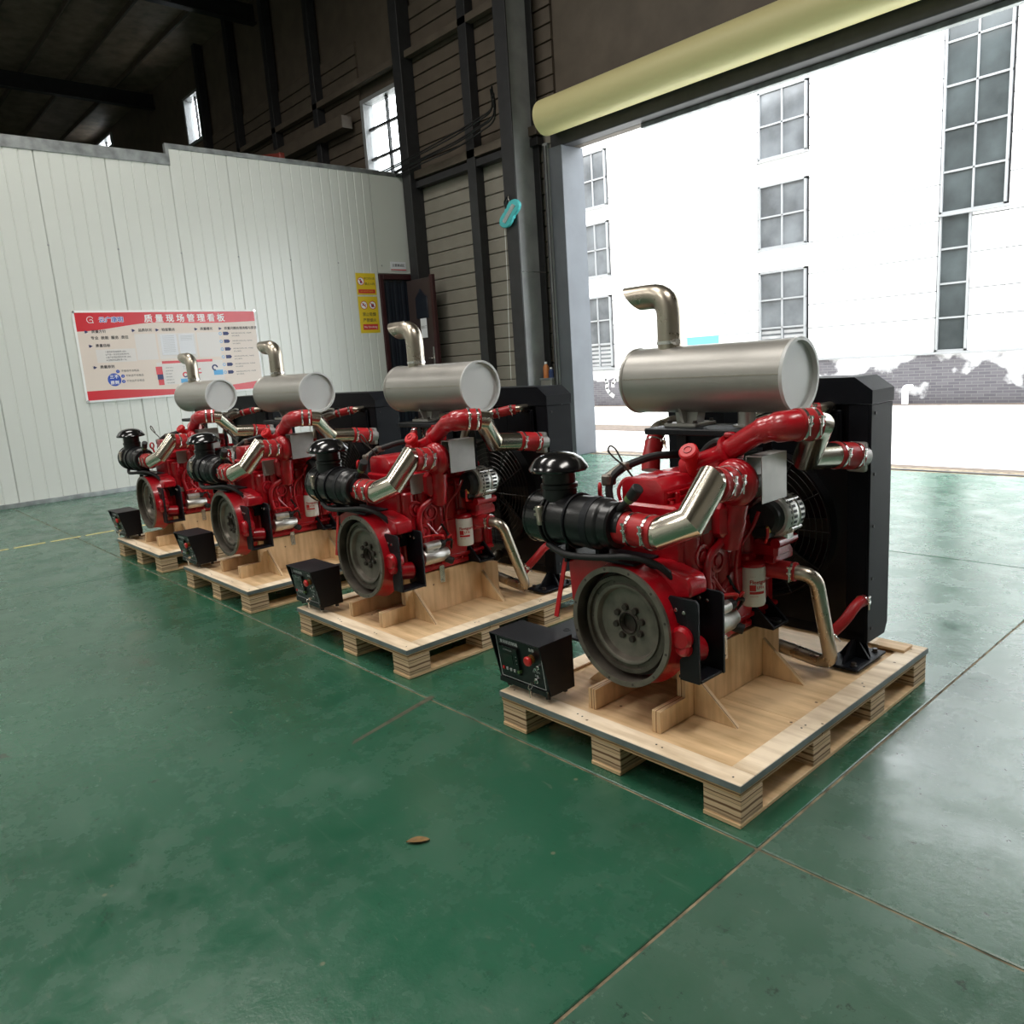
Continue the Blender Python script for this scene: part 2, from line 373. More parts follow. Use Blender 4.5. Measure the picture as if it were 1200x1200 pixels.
def link(name, me, parent=None, loc=None):
    o = bpy.data.objects.new(name, me); C.objects.link(o)
    if parent: o.parent = parent
    if loc: o.location = loc
    return o
def tag(o, label, cat, group=None):
    o['label'] = label; o['category'] = cat
    if group: o['group'] = group
    return o
def thing(name, label, cat, loc=(0, 0, 0), rz=0, group=None):
    o = bpy.data.objects.new(name, None); C.objects.link(o); o.location = loc; o.rotation_euler = (0, 0, rz); o.empty_display_size = .1
    return tag(o, label, cat, group)
def struct(o): o['kind'] = 'structure'; return o
def kids(o): return [c for c in bpy.data.objects if c.parent == o]
def copy_tree(o, parent=None):
    c = o.copy(); C.objects.link(c); c.parent = parent
    for ch in list(o.children): copy_tree(ch, c)
    return c

def text_mesh(items, fn, name, m, parent, depth=0.0):
    """items: (string, u, v, height, align[, spacing]); fn maps local (u, v) to 3D; one joined mesh"""
    bm = bmesh.new()
    todo = []
    for it in items:
        bw = it[6] if len(it) > 6 else 0
        if not bw: todo.append((it, 0, 0)); continue
        for dx_, dz_ in ((-bw, 0), (bw, 0), (0, bw*.7), (0, -bw*.7)): todo.append((it, dx_, dz_))
    p_ = Vector(fn(0, 0)); nv = (Vector(fn(.01, 0))-p_).cross(Vector(fn(0, .01))-p_).normalized(); li = 0
    for it, ex, ez in todo:
        s, u, v, h, al = it[:5]; u += ex; v += ez
        cu = bpy.data.curves.new('lettering', 'FONT'); cu.body = s; cu.size = h; cu.align_x = al; cu.align_y = 'CENTER'; cu.resolution_u = 2
        if len(it) > 5: cu.space_character = it[5]
        ob = bpy.data.objects.new('lettering', cu); C.objects.link(ob)
        bpy.context.view_layer.update()
        me = ob.evaluated_get(bpy.context.evaluated_depsgraph_get()).to_mesh()
        li += 1; sh = nv*(.00012*(li % 4) if ex or ez else 0)
        base = [bm.verts.new(Vector(fn(u+p.co.x, v+p.co.y))+sh) for p in me.vertices]
        for p in me.polygons:
            try: bm.faces.new([base[i] for i in p.vertices])
            except ValueError: pass
        ob.evaluated_get(bpy.context.evaluated_depsgraph_get()).to_mesh_clear()
        bpy.data.objects.remove(ob); bpy.data.curves.remove(cu)
    me = bpy.data.meshes.new(name); bm.to_mesh(me); bm.free(); me.materials.append(m)
    return link(name, me, parent)
def flat(polys, fn, name, m, parent):
    bm = bmesh.new()
    for pl in polys: bm.faces.new([bm.verts.new(fn(*p)) for p in pl])
    me = bpy.data.meshes.new(name); bm.to_mesh(me); bm.free(); me.materials.append(m)
    return link(name, me, parent)
def flat_each(polys, fn, name, m, parent):
    for pl in polys: flat(pl if isinstance(pl[0][0], (tuple, list)) else [pl], fn, name, m, parent)
def rect(u0, v0, u1, v1): return [(u0, v0), (u1, v0), (u1, v1), (u0, v1)]
def disc(u, v, r, n=24, asp=1): return [(u+r*asp*math.cos(2*PI*k/n), v+r*math.sin(2*PI*k/n)) for k in range(n)]
def annulus(u, v, r0, r1, n=24, a0=0, a1=2*PI):
    out = []
    for k in range(n):
        t0 = a0+(a1-a0)*k/n; t1 = a0+(a1-a0)*(k+1)/n
        out.append([(u+r0*math.cos(t0), v+r0*math.sin(t0)), (u+r1*math.cos(t0), v+r1*math.sin(t0)), (u+r1*math.cos(t1), v+r1*math.sin(t1)), (u+r0*math.cos(t1), v+r0*math.sin(t1))])
    return out

# ------------------------------------------------------------------ setting: floor
X0, X1, Y0, Y1, HZ = HALL['x0'], HALL['x1'], HALL['y0'], HALL['y1'], HALL['z']
fl = struct(MB().box(X0, Y0, -.30, X1, Y1+.35, -.006).build('floor', M['joint']))
jx = [X0, -25.5, -19.4, -13.3, -7.3, -1.22, 4.6, X1]; jy = [Y0, -4.2, 2.05, 5.95, Y1+.02]
for a, b in zip(jx, jx[1:]):
    for c, d in zip(jy, jy[1:]):
        g = .0055
        MB().box(a+g, c+g, -.06, b-g, d-g, 0, bev=.003).build('floor_slab', M['floor_worn_sheen'] if a > -1.3 else M['floor'], fl)
mk = MB().box(-9.71, -1.0, -.001, -9.66, -.7, .0012).mesh('line_dash', M['yellow_line'])
for k in range(24):
    o = link('line_dash', mk, fl, (.004*(k-8), k*.35, .0006))
flat([[(-2.891, 1.536), (-2.918, 1.565), (-3.039, 2.077), (-3.005, 2.079)]], lambda u, v: (u, v, .0006), 'tape_remnant', M['tape_mark'], fl)
# threshold: door rail and rough gravel strip
t = struct(MB().box(-8.95, 9.80, -.05, 3.0, 9.86, .004, bev=.003).build('trim_1', M['dark_steel']))
t = struct(MB().box(-8.95, 10.03, -.08, 3.0, 10.28, -.012).build('trim_2', M['earth']))
gd = struct(MB().box(-40, 10.05, -.32, 20, 19.7, -.02).build('ground', M['concrete']))
MB().box(-24, 13.1, -.021, -9.6, 14.2, -.012).build('gravel_strip', M['earth'], gd)
MB().box(-30, 19.35, -.021, 10, 19.68, -.010).build('gravel_strip', M['earth'], gd)

# ------------------------------------------------------------------ setting: partition (left wall)
PX = -13.2
wl = struct(MB().box(PX-.10, Y0, 0, PX-.045, 9.66, 5.02).build('wall_left', M['panel']))
def ribbed(y0, y1, z0, z1):
    pts = []; n = 5; w_ = (y1-y0)/n; d = .0
    pts += [(PX-.05, y0+.004), (PX-.012, y0+.004)]
    for k in range(n):
        a = y0+k*w_
        pts += [(PX-.012 if k == 0 else PX-.009, a+.006), (PX, a+.016), (PX, a+w_-.010), (PX-.009, a+w_-.002)]
    pts += [(PX-.012, y1-.004), (PX-.05, y1-.004)]
    mb = MB(); bm = mb.bm
    A = [bm.verts.new((x, y, z0)) for x, y in pts]; B = [bm.verts.new((x, y, z1)) for x, y in pts]
    for i in range(len(pts)-1): bm.faces.new((A[i], B[i], B[i+1], A[i+1]))
    bm.faces.new(A); bm.faces.new(B[::-1])
    return mb
PH = .95
y = -10.75
me_low = None
for k in range(40):
    y0 = 5.0-PH*(k+1); y1 = 5.0-PH*k
    if y1 < -8: break
    if me_low is None: me_low = ribbed(0, PH, .06, 5.0).mesh('panel', M['panel'], 20)
    link('panel', me_low, wl, (0, y0, 0))
me_hi = ribbed(0, PH, .06, 5.28).mesh('panel', M['panel'], 20)
yy = 5.0
for k in range(3):
    link('panel', me_hi, wl, (0, yy, 0)); yy += PH
ribbed(0, 8.70-yy, .06, 5.28).build('panel', M['panel'], wl, (0, yy, 0), 20)
MB().box(PX-.05, 8.704, 3.45, PX-.002, 9.64, 5.28).build('panel', M['panel'], wl)
MB().box(PX-.13, -8.6, 5.0, PX+.012, 5.0, 5.17, bev=.004).build('top_channel', M['galv'], wl)
MB().box(PX-.09, 5.0, 5.25, PX+.008, 9.66, 5.33, bev=.004).build('top_channel', M['galv'], wl)
MB().box(PX-.09, 4.97, 5.0, PX+.006, 5.02, 5.33, bev=.003).build('top_channel', M['galv'], wl)
MB().box(PX-.05, -8.6, .0, PX+.02, 8.70, .07, bev=.003).build('base_channel', M['galv'], wl)
sc = MB()
for k in range(9): sc.sphere((PX+.002, 1.2+k*.95, 3.75-.02*k), .016, (.5, 1, 1), 8)
sc.build('screw', M['galv'], wl)

# ------------------------------------------------------------------ setting: outer wall with the big door opening
wb = struct(MB().box(-13.3, 9.74, 0, -9.22, 9.9, HZ).build('wall_back', M['siding_dark']))
for (x0, x1, z0, z1) in ((X0, -32.6, 0, HZ), (-32.6, -30.5, 0, 9.9), (-32.6, -30.5, 10.35, HZ), (-30.5, -23.9, 0, HZ), (-23.9, -22.8, 0, 8.3), (-23.9, -22.8, 9.6, HZ), (-22.8, -14.75, 0, HZ), (-14.75, -13.3, 0, 5.35), (-14.75, -13.3, 7.05, HZ), (-9.22, 3.0, 4.86, HZ), (3.0, X1, 0, HZ)):
    MB().box(x0, 9.74, z0, x1, 9.9, z1).build('wall_section', M['siding_dark'], wb)
bd = MB().prism([(9.745, 0), (9.69, .015), (9.69, .225), (9.71, .245), (9.745, .245)], 'x', -13.1, -9.25).mesh('siding_board', M['siding'], 20)
for k in range(21): link('siding_board', bd, wb, (0, 0, .05+.248*k))
bd2 = MB().prism([(9.745, 0), (9.69, .015), (9.69, .225), (9.71, .245), (9.745, .245)], 'x', -13.1, -9.25).mesh('siding_board', M['siding_dark'], 20)
for k in range(12): link('siding_board', bd2, wb, (0, 0, .05+.248*(21+k)))
bd3 = MB().prism([(9.745, 0), (9.69, .015), (9.69, .225), (9.71, .245), (9.745, .245)], 'x', X0, -14.8).mesh('siding_board', M['siding_dark'], 20)
for k in range(13): link('siding_board', bd3, wb, (0, 0, .05+.248*(20+k)))
# posts, girts
def post(x0, x1, y0, y1, z0, z1, m='dark_steel', nm='wall_post'): return MB().box(x0, y0, z0, x1, y1, z1, bev=.004).build(nm, M[m], wb)
post(-13.12, -12.86, 9.40, 9.685, 0, HZ); post(-11.27, -11.05, 9.50, 9.685, 0, HZ)
for xx in (-16.4, -18.4, -20.4, -22.4): post(xx, xx+.2, 9.5, 9.69, 0, HZ)
post(-22, -9.5, 9.5, 9.64, 5.16, 5.30, 'siding_dark', 'wall_girt'); post(-12.86, -9.5, 9.52, 9.66, 5.0, 5.12, 'dark_steel', 'wall_girt')
post(-24, -15.0, 9.35, 9.60, 6.6, 6.85, 'siding_dark', 'wall_girt'); post(-24, -9.5, 9.5, 9.64, 7.3, 7.42, 'siding_dark', 'wall_girt')
# door-opening jamb and lintel
jb = struct(MB().box(-9.20, 9.45, 0, -8.92, 9.95, 4.86, bev=.006).build('trim_3', M['jamb']))
MB().box(-9.30, 9.42, 0, -9.205, 9.50, 4.95, bev=.004).build('door_track', M['grey_steel'], jb)
MB().cyl((-9.24, 9.38, .3), (-9.24, 9.38, 4.9), .012, n=8).build('cable', M['rubber'], jb)
MB().cyl((-9.20, 9.40, .3), (-9.20, 9.40, 4.9), .009, n=8).build('cable', M['rubber'], jb)
ln = struct(MB().box(-9.2, 9.5, 4.86, 3.0, 9.735, 5.45, bev=.01).build('trim_4', M['dark_steel']))
MB().box(-7.6, 9.75, 4.80, 3.0, 9.85, 4.86, bev=.004).build('door_rail', M['galv'], ln)
struct(MB().box(3.0, 9.45, 0, 3.28, 9.95, 4.86, bev=.006).build('trim_5', M['jamb']))
# high window
w1 = struct(MB().box(-14.8, 9.70, 5.30, -14.70, 9.95, 7.1).build('window_1', M['frame_alu']))
for q in ((-13.35, 9.70, 5.30, -13.25, 9.95, 7.1), (-14.7, 9.70, 5.30, -13.35, 9.95, 5.38), (-14.7, 9.70, 7.02, -13.35, 9.95, 7.1)):
    MB().box(*q).build('window_frame', M['frame_alu'], w1)
for q in ((-14.04, 9.80, 5.38, -13.99, 9.86, 7.02), (-14.7, 9.80, 5.92, -13.35, 9.86, 5.97), (-14.7, 9.80, 6.5, -13.35, 9.86, 6.55)):
    MB().box(*q).build('mullion', M['dark_steel'], w1)
glass = bpy.data.materials.new('window_glass'); glass.use_nodes = True
gb = glass.node_tree.nodes['Principled BSDF']; gb.inputs['Transmission Weight'].default_value = 1; gb.inputs['Roughness'].default_value = 0; gb.inputs['IOR'].default_value = 1.05; gb.inputs['Base Color'].default_value = (.95, .97, .97, 1)
for (a, b) in ((-14.7, -14.04), (-13.99, -13.35)):
    for (c, d) in ((5.38, 5.92), (5.97, 6.5), (6.55, 7.02)):
        MB().box(a, 9.825, c, b, 9.831, d).build('pane', glass, w1)

for nm_, xa_, xb_, za_, zb_ in (('window_2', -23.9, -22.8, 8.3, 9.6), ('window_3', -32.6, -30.5, 9.9, 10.35)):
    wn = struct(MB().box(xa_, 9.68, za_, xa_+.09, 9.93, zb_).build(nm_, M['frame_alu']))
    for q in ((xb_-.09, 9.68, za_, xb_, 9.93, zb_), (xa_+.09, 9.68, za_, xb_-.09, 9.93, za_+.07), (xa_+.09, 9.68, zb_-.07, xb_-.09, 9.93, zb_)): MB().box(*q).build('window_frame', M['frame_alu'], wn)
    xm_ = (xa_+xb_)/2
    MB().box(xm_-.025, 9.80, za_+.07, xm_+.025, 9.86, zb_-.07).build('mullion', M['dark_steel'], wn)
    for q in ((xa_+.09, xm_-.025), (xm_+.025, xb_-.09)): MB().box(q[0], 9.825, za_+.07, q[1], 9.831, zb_-.07).build('pane', glass, wn)

# roof, other walls
rf = struct(MB().box(X0-.2, Y0-.2, HZ, X1+.2, Y1+.5, HZ+.15).build('ceiling', M['roof']))
for k in range(18):
    MB().box(X0, Y0+.4+k*1.2, HZ-.14, X1, Y0+.46+k*1.2, HZ, bev=.004).build('purlin', M['siding_dark'], rf)
for xx in (-33.5, -26.2, -19.0, -15.6, -7.2, 5):
    MB().box(xx, Y0, HZ-.55, xx+.02, Y1, HZ-.14).build('rafter', M['dark_steel'], rf)
    MB().box(xx-.1, Y0, HZ-.58, xx+.12, Y1, HZ-.55).build('rafter_flange', M['dark_steel'], rf)
for (sx, sy) in FILL_SKYLIGHTS:
    MB().box(sx-.85, sy-2.2, HZ-.03, sx+.85, sy+2.2, HZ-.004).build('added_skylight_pane', M['added_skypane'], rf)  # unseen panes added above the fill lamps
struct(MB().box(X0-.2, Y0-.25, 0, X1+.2, Y0, HZ).build('wall_front', M['panel']))
struct(MB().box(X1, Y0, 0, X1+.2, Y1, HZ).build('wall_right', M['siding']))
struct(MB().box(X0-.2, Y0, 0, X0, Y1, HZ).build('wall_far', M['siding_dark']))

# H column
cl = struct(MB().box(-9.83, 9.02, 0, -9.55, 9.05, HZ, bev=.004).build('trim_6', M['dark_steel']))
MB().box(-9.70, 9.05, 0, -9.68, 9.58, HZ).build('web', M['grey_steel'], cl)  # paler than the flanges: door light put into the web's colour
MB().box(-9.83, 9.58, 0, -9.55, 9.61, HZ, bev=.004).build('flange', M['dark_steel'], cl)
MB().box(-9.55, 9.06, 3.02, -9.53, 9.58, 3.03).build('tie_wire', M['clamp'], cl)
# ------------------------------------------------------------------ neighbour building
BY = 19.7
bld = thing('factory_building', 'white clad factory building across the yard with grey brick base', 'building', (-8, BY, 0))
def bpart(mb, nm, m, par=None):
    o = mb.build(nm, M[m], par or bld)
    if par is None: o.location = (8, -BY, 0)
    return o
def at(o):
    return o
RZ = [1.17, 1.95, 2.54, 3.31, 4.08, 4.85, 5.62, 6.39, 7.04, 7.8, 8.6, 9.5]
CX = [-30, -24, -17.9, -16.72, -11.58, -10.16, -7.08, -5.70, -2.6, 0, 6, 14]
WIN = [(-17.86, -16.78, 6.20, 7.85, 2, 2), (-17.86, -16.78, 4.10, 5.74, 2, 2), (-17.88, -16.78, 1.22, 3.48, 2, 3),
       (-11.54, -10.22, 6.30, 7.95, 2, 2), (-11.54, -10.22, 4.08, 5.68, 2, 2), (-11.54, -10.22, 1.30, 3.50, 2, 3)]
bpart(MB().box(-30, BY+.05, 0, 14, BY+.6, 9.6), 'wall_core', 'dark_steel')
bpart(MB().box(-30, BY-.02, -.02, 14, BY+.05, 1.14), 'brick_base', 'brick')
bpart(MB().box(-30, BY-.06, 1.12, 14, BY+.05, 1.18, bev=.01), 'sill_flashing', 'frame_alu')
def clad(x0, x1, z0, z1):
    bpart(MB().box(x0+.006, BY, z0+.010, x1-.006, BY+.055, z1-.010, bev=.004), 'cladding_panel', 'cladding')
for xa, xb in zip(CX, CX[1:]):
    for za, zb in zip(RZ, RZ[1:]):
        cols = [(xa, xb)]; segs = [(za, zb)]
        for (a, b, c, d, _, _) in WIN:
            if a-.1 < (xa+xb)/2 < b+.1:
                ns = []
                for (s, e) in segs:
                    if e <= c or s >= d: ns.append((s, e)); continue
                    if s < c-.03: ns.append((s, c))
                    if e > d+.03: ns.append((d, e))
                segs = ns
        if xa == -7.08:
            segs = []
        for (s, e) in segs: clad(xa, xb, s, e)
clad_x = -6.40
for za, zb in zip(RZ, RZ[1:]):
    if za < 4.1: clad(-6.40, -5.70, za, min(zb, 4.16))
def bwindow(x0, x1, z0, z1, nx, nz, m='pane', blind=False, rows=None):
    mb = MB(); f = .045
    for q in ((x0, BY-.05, z0, x0+f, BY+.07, z1), (x1-f, BY-.05, z0, x1, BY+.07, z1), (x0, BY-.05, z0, x1, BY+.07, z0+f), (x0, BY-.05, z1-f, x1, BY+.07, z1)): mb.box(*q)
    xs = [x0+(x1-x0)*k/nx for k in range(nx+1)]; zs = rows or [z0+(z1-z0)*k/nz for k in range(nz+1)]
    for x in xs[1:-1]: mb.box(x-.02, BY-.03, z0, x+.02, BY+.05, z1)
    for z in zs[1:-1]: mb.box(x0, BY-.03, z-.02, x1, BY+.05, z+.02)
    mb.box(x0-.06, BY-.09, z0-.05, x1+.06, BY+.03, z0)
    wf = bpart(mb, 'window', 'frame_alu')
    for i in range(nx):
        for j in range(nz):
            bpart(MB().box(xs[i]+.02, BY+.01, zs[j]+.02, xs[i+1]-.02, BY+.016, zs[j+1]-.02), 'pane', m, wf)
            if blind and j == 0:
                bl = MB(); zz = zs[0]+.06
                while zz < zs[1]-.04:
                    bl.box(xs[i]+.05, BY-.004, zz, xs[i+1]-.05, BY+.009, zz+.075); zz += .13
                bpart(bl, 'blind_slats', 'grey_steel', wf)
    return wf
for q in WIN: bwindow(*q, blind=(q[5] == 3))
bwindow(-7.05, -6.40, 1.18, 4.2, 1, 4, 'pane_dark')
bwindow(-7.05, -5.74, 4.2, 8.6, 2, 5, 'pane_dark')
bpart(MB().box(-13.9, BY-.03, 1.74, -12.83, BY-.005, 1.96, bev=.005), 'sign_panel', 'print_sky')
bpart(MB().box(-30, BY-.1, 9.45, 14, BY+.6, 9.75), 'parapet_cap', 'frame_alu')
bpart(MB().tube([(-7.55, BY-.02, .38), (-7.62, BY-.2, .38), (-7.62, BY-.2, .0)], .075, 10, .05), 'drain_pipe', 'print_white')

for st in [[(-17.46, 0.84), (-17.1, 0.84), (-17.04, 0.72), (-17.08, 0.55), (-16.97, 0.39), (-16.81, 0.3)], [(-16.19, 0.82), (-16.69, 0.82), (-16.82, 0.71), (-16.81, 0.61)]]:
    ql = []
    for (xa, za), (xb, zb) in zip(st, st[1:]):
        d = math.hypot(xb-xa, zb-za); nx, nz = -(zb-za)/d*.06, (xb-xa)/d*.06; ex, ez = (xb-xa)/d*.03, (zb-za)/d*.03
        ql.append([(xa-ex+nx, za-ez+nz), (xb+ex+nx, zb+ez+nz), (xb+ex-nx, zb+ez-nz), (xa-ex-nx, za-ez-nz)])
    o = flat(ql, lambda u, v: (u, BY-.0215, v), 'painted_stroke', M['print_white'], bld); o.location = (8, -BY, 0)

# ------------------------------------------------------------------ doorway in the partition
dr = struct(MB().box(PX-.09, 8.70, 0, PX+.03, 8.79, 3.43, bev=.006).build('door_1', M['door_red']))
MB().box(PX-.09, 9.56, 0, PX+.03, 9.64, 3.43, bev=.006).build('door_frame', M['door_red'], dr)
MB().box(PX-.09, 8.79, 3.33, PX+.03, 9.56, 3.43, bev=.006).build('door_frame', M['door_red'], dr)
lf = MB().box(PX+.03, 9.32, .05, PX+.86, 9.37, 3.30, bev=.006).build('door_leaf', M['door_leaf'], dr)
MB().box(PX+.80, 9.305, .05, PX+.88, 9.385, 3.34, bev=.006).build('door_edge', M['door_red'], dr)
MB().prism([(PX+.30, 2.55), (PX+.30, 2.95), (PX+.38, 3.0), (PX+.48, 3.12), (PX+.58, 3.0), (PX+.68, 2.95), (PX+.68, 2.55)], 'y', 9.30, 9.32, bev=.006).build('moulding', M['curtain'], lf)
MB().prism([(PX+.25, .5), (PX+.25, 1.3), (PX+.48, 1.5), (PX+.68, 1.3), (PX+.68, .5)], 'y', 9.30, 9.32, bev=.006).build('moulding', M['curtain'], lf)
hb = MB().box(PX+.73, 9.30, 1.55, PX+.78, 9.32, 2.0, bev=.006); hb.tube([(PX+.755, 9.30, 1.78), (PX+.755, 9.26, 1.78), (PX+.64, 9.26, 1.78)], .012, 8, .02)
hb.build('door_handle', M['clamp'], lf)
pf = lambda u, v: (PX+.20+u, 9.295, 2.18+v)
ps = MB().box(PX+.42, 9.297, 2.18, PX+.62, 9.30, 2.55).build('notice', M['paper'], lf)
text_mesh([('请关门', .10, .20, .06, 'CENTER')], lambda u, v: (PX+.42+u, 9.296, 2.18+v), 'notice_lettering', M['print_black'], lf)
cur = thing('strip_curtain', 'dark plastic strip curtain hanging in the partition doorway', 'curtain', (PX-.02, 9.17, 0))
cs = MB().prism([(-.012, -.05), (.0, -.055), (.012, -.03), (.014, .03), (.0, .055), (-.012, .05)], 'z', .04, 3.32).mesh('curtain_strip', M['curtain'], 50)
for k in range(9): link('curtain_strip', cs, cur, (.008*(k % 2), -.35+k*.088, 0))
link('hanging_rail', MB().box(-.015, -.38, 3.28, .02, .38, 3.33, bev=.004).mesh('hanging_rail', M['dark_steel']), cur)

# signs on the partition: (u, v) are metres along y and z
def wall_sign(name, label, cat, y0, z0, wd, ht, m, th=.006):
    o = MB().box(0, 0, 0, th, wd, ht, bev=.001).build(name, M[m], None, (PX+.001, y0, z0)); tag(o, label, cat)
    fn = lambda k: (lambda u, v: (th+.0006*k, u, v))
    return o, fn
def prohibit(cx, cz, r, o, fn, kind):
    flat([disc(cx, cz, r)], fn(1), 'pictogram_disc', M['print_white'], o)
    dark = []
    if kind == 'smoke':
        dark = [[(cx-r*.55, cz+.05*r), (cx+r*.35, cz+.05*r), (cx+r*.35, cz-.12*r), (cx-r*.55, cz-.12*r)], rect(cx+r*.42, cz-.12*r, cx+r*.55, cz+.25*r), rect(cx-.1*r, cz+.05*r, cx+.05*r, cz+.5*r)]
    elif kind == 'fire':
        dark = [[(cx-.35*r, cz-.5*r), (cx+.3*r, cz-.5*r), (cx+.45*r, cz), (cx+.1*r, cz+.55*r), (cx-.05*r, cz+.1*r), (cx-.4*r, cz+.2*r)]]
    else:
        dark = [disc(cx-.05*r, cz+.42*r, .18*r, 10), [(cx-.3*r, cz-.1*r), (cx-.25*r, cz+.2*r), (cx+.2*r, cz+.2*r), (cx+.5*r, cz-.05*r), (cx+.25*r, cz-.1*r), (cx+.2*r, cz-.55*r), (cx-.2*r, cz-.55*r)]]
    flat(dark, fn(2), 'pictogram', M['print_navy'], o)
    s = r*.72; q = r*.09
    flat(annulus(cx, cz, r*.84, r)+[[(cx-s*.7-q, cz+s*.7-q), (cx-s*.7+q, cz+s*.7+q), (cx+s*.7+q, cz-s*.7+q), (cx+s*.7-q, cz-s*.7-q)]], fn(3), 'pictogram_ring', M['print_red'], o)
s1, fn = wall_sign('warning_sign', 'smaller yellow no entry sign with one prohibition symbol left of doorway', 'sign', 8.19, 3.04, .43, .40, 'sign_yellow')
prohibit(.10, .25, .075, s1, fn, 'entry')
text_mesh([('非工作人员', .29, .30, .047, 'CENTER', 1, .0005), ('禁止入内', .29, .20, .055, 'CENTER', 1, .0005)], fn(1), 'lettering', M['print_black'], s1)
flat([rect(.03, .03, .40, .10)], fn(1), 'red_strip', M['print_red'], s1)
text_mesh([('NO ADMITTANCE', .215, .065, .035, 'CENTER')], fn(2), 'red_strip_lettering', M['sign_yellow'], s1)
s2, fn = wall_sign('warning_sign', 'taller yellow no smoking sign with two prohibition symbols left of doorway', 'sign', 8.19, 2.33, .43, .68, 'sign_yellow')
prohibit(.12, .52, .078, s2, fn, 'smoke'); prohibit(.31, .52, .078, s2, fn, 'fire')
text_mesh([('禁止吸烟', .22, .345, .075, 'CENTER', 1, .001), ('严禁烟火', .22, .235, .075, 'CENTER', 1, .001)], fn(1), 'lettering', M['print_black'], s2)
flat([rect(.06, .06, .39, .165)], fn(1), 'red_strip', M['print_red'], s2)
text_mesh([('No Smoking', .225, .112, .058, 'CENTER')], fn(2), 'red_strip_lettering', M['print_white'], s2)
s3, fn = wall_sign('door_sign', 'small white name plate with a red line above the doorway', 'sign', 9.0, 3.50, .36, .17, 'paper')
text_mesh([('主要测试区', .18, .10, .058, 'CENTER', 1, .001)], fn(1), 'lettering', M['print_black'], s3)
flat([rect(.0, .01, .36, .03)], fn(1), 'red_line', M['print_red'], s3)

# quality board
BW, BH = 2.86, 1.36
bo, fn = wall_sign('notice_board', 'large red and beige quality notice board with printed charts on white panel wall', 'board', 3.25, 1.42, BW, BH, 'print_white', .025)
U = lambda u: u*BW
V = lambda v: v*BH
flat([rect(.03, .03, BW-.03, BH-.03)], fn(1), 'printed_sheet', M['board_face'], bo)
top = [(.03, BH-.03)]; N_ = 24
for k in range(N_+1):
    u = k/N_; v = .775+.0*u
    v = .775+.085*(3*min(1, u/.42)**2-2*min(1, u/.42)**3) if u < .42 else .86-.015*math.sin((u-.42)/.58*PI)
    top.append((.03+u*(BW-.06), V(v)))
top.append((BW-.03, BH-.03))
flat([top[::-1]], fn(2), 'red_banner', M['board_red'], bo)
bot = [(.03, .03)]
for k in range(N_+1):
    u = k/N_; v = .125-.055*math.sin(min(1, max(0, (u-.15)/.6))*PI/2)+.05*max(0, (u-.7)/.3)
    bot.append((.03+u*(BW-.06), V(v)))
bot.append((BW-.03, .03))
flat([bot[::-1]], fn(2), 'red_footer', M['board_red'], bo)
text_mesh([('质量现场管理看板', U(.58), V(.90), .132, 'CENTER', 1.52, .0035)], fn(4), 'title_lettering', M['print_white'], bo)
text_mesh([('云广康明', U(.185), V(.895), .088, 'CENTER', 1, .009)], fn(3), 'logo_outline', M['print_white'], bo)
text_mesh([('云广康明', U(.185), V(.895), .088, 'CENTER', 1, .002)], fn(4), 'logo_lettering', M['print_blue'], bo)
flat(annulus(U(.082), V(.90), .042, .05, 20, .4, 5.4)+annulus(U(.086), V(.885), .018, .027, 16, -2.2, 2.6)+[rect(U(.072), V(.865), U(.098), V(.872))], fn(4), 'logo_emblem', M['print_white'], bo)
heads = [('质量方针', .115, .77), ('品质状况', .350, .775), ('检查要点', .475, .775), ('质量曝光', .690, .775), ('质量问题处理流程与要求', .895, .775), ('质量目标', .125, .615), ('质量原则', .130, .38)]
its = [(s, U(u), V(v), .052, 'CENTER', 1, .0012) for s, u, v in heads]
its += [('专业  技能  服务  责任', U(.165), V(.70), .054, 'CENTER', 1.05, .0012)]
its += [(s, U(.13), V(v), .030, 'LEFT') for s, v in (('1.来料检验准确率:100%', .545), ('2.产品一次交检合格率97%', .515), ('3.客户反馈处理及时率:100%', .484), ('4.过程检验漏检率:<1%', .453))]
its += [(s, U(u), V(v), .038, 'LEFT') for s, u, v in (('不接收不合格品', .195, .325), ('不制造不合格品', .215, .27), ('不流出不合格品', .215, .21))]
for j in range(6):
    its += [('发现问题应立即停止作业，并按流程', U(.835), V(.715-.094*j), .022, 'LEFT'), ('及时上报处理', U(.835), V(.683-.094*j), .022, 'LEFT')]
its += [(s, U(.425), V(v), .020, 'LEFT') for s, v in (('一级 部门负责人', .335), ('二级 现场主管', .30), ('三级 检验员', .265), ('四级 班组长', .23), ('五级 操作人员', .195), ('六级 记录归档', .16))]
text_mesh(its, fn(4), 'body_lettering', M['print_black'], bo)
arrows = []
for s, u, v in heads:
    a = U(u)-.052*len(s)/2-.06; arrows += [[(a-.045, V(v)+.02), (a-.01, V(v)), (a-.045, V(v)-.02), (a-.03, V(v))], [(a-.028, V(v)+.026), (a+.02, V(v)), (a-.028, V(v)-.026)]]
flat_each(arrows, fn(4), 'arrow_mark', M['print_navy'], bo)
flat_each([rect(U(.085), V(.43), U(.285), V(.575)), rect(U(.29), V(.44), U(.40), V(.735)), rect(U(.41), V(.44), U(.62), V(.735)), rect(U(.63), V(.44), U(.76), V(.735)), rect(U(.385), V(.14), U(.76), V(.40))], fn(2), 'pale_box', M['board_grey'], bo)
for (u, v, w_, h_) in ((.425, .485, .088, .235), (.525, .485, .085, .235)):
    p = MB().box(0, 0, 0, .004, U(w_), V(h_)).build('paper_sheet', M['paper'], bo, (.027, U(u), V(v)))
lines = []
for k in range(10): lines.append(rect(U(.435), V(.70-.02*k), U(.50), V(.704-.02*k)))
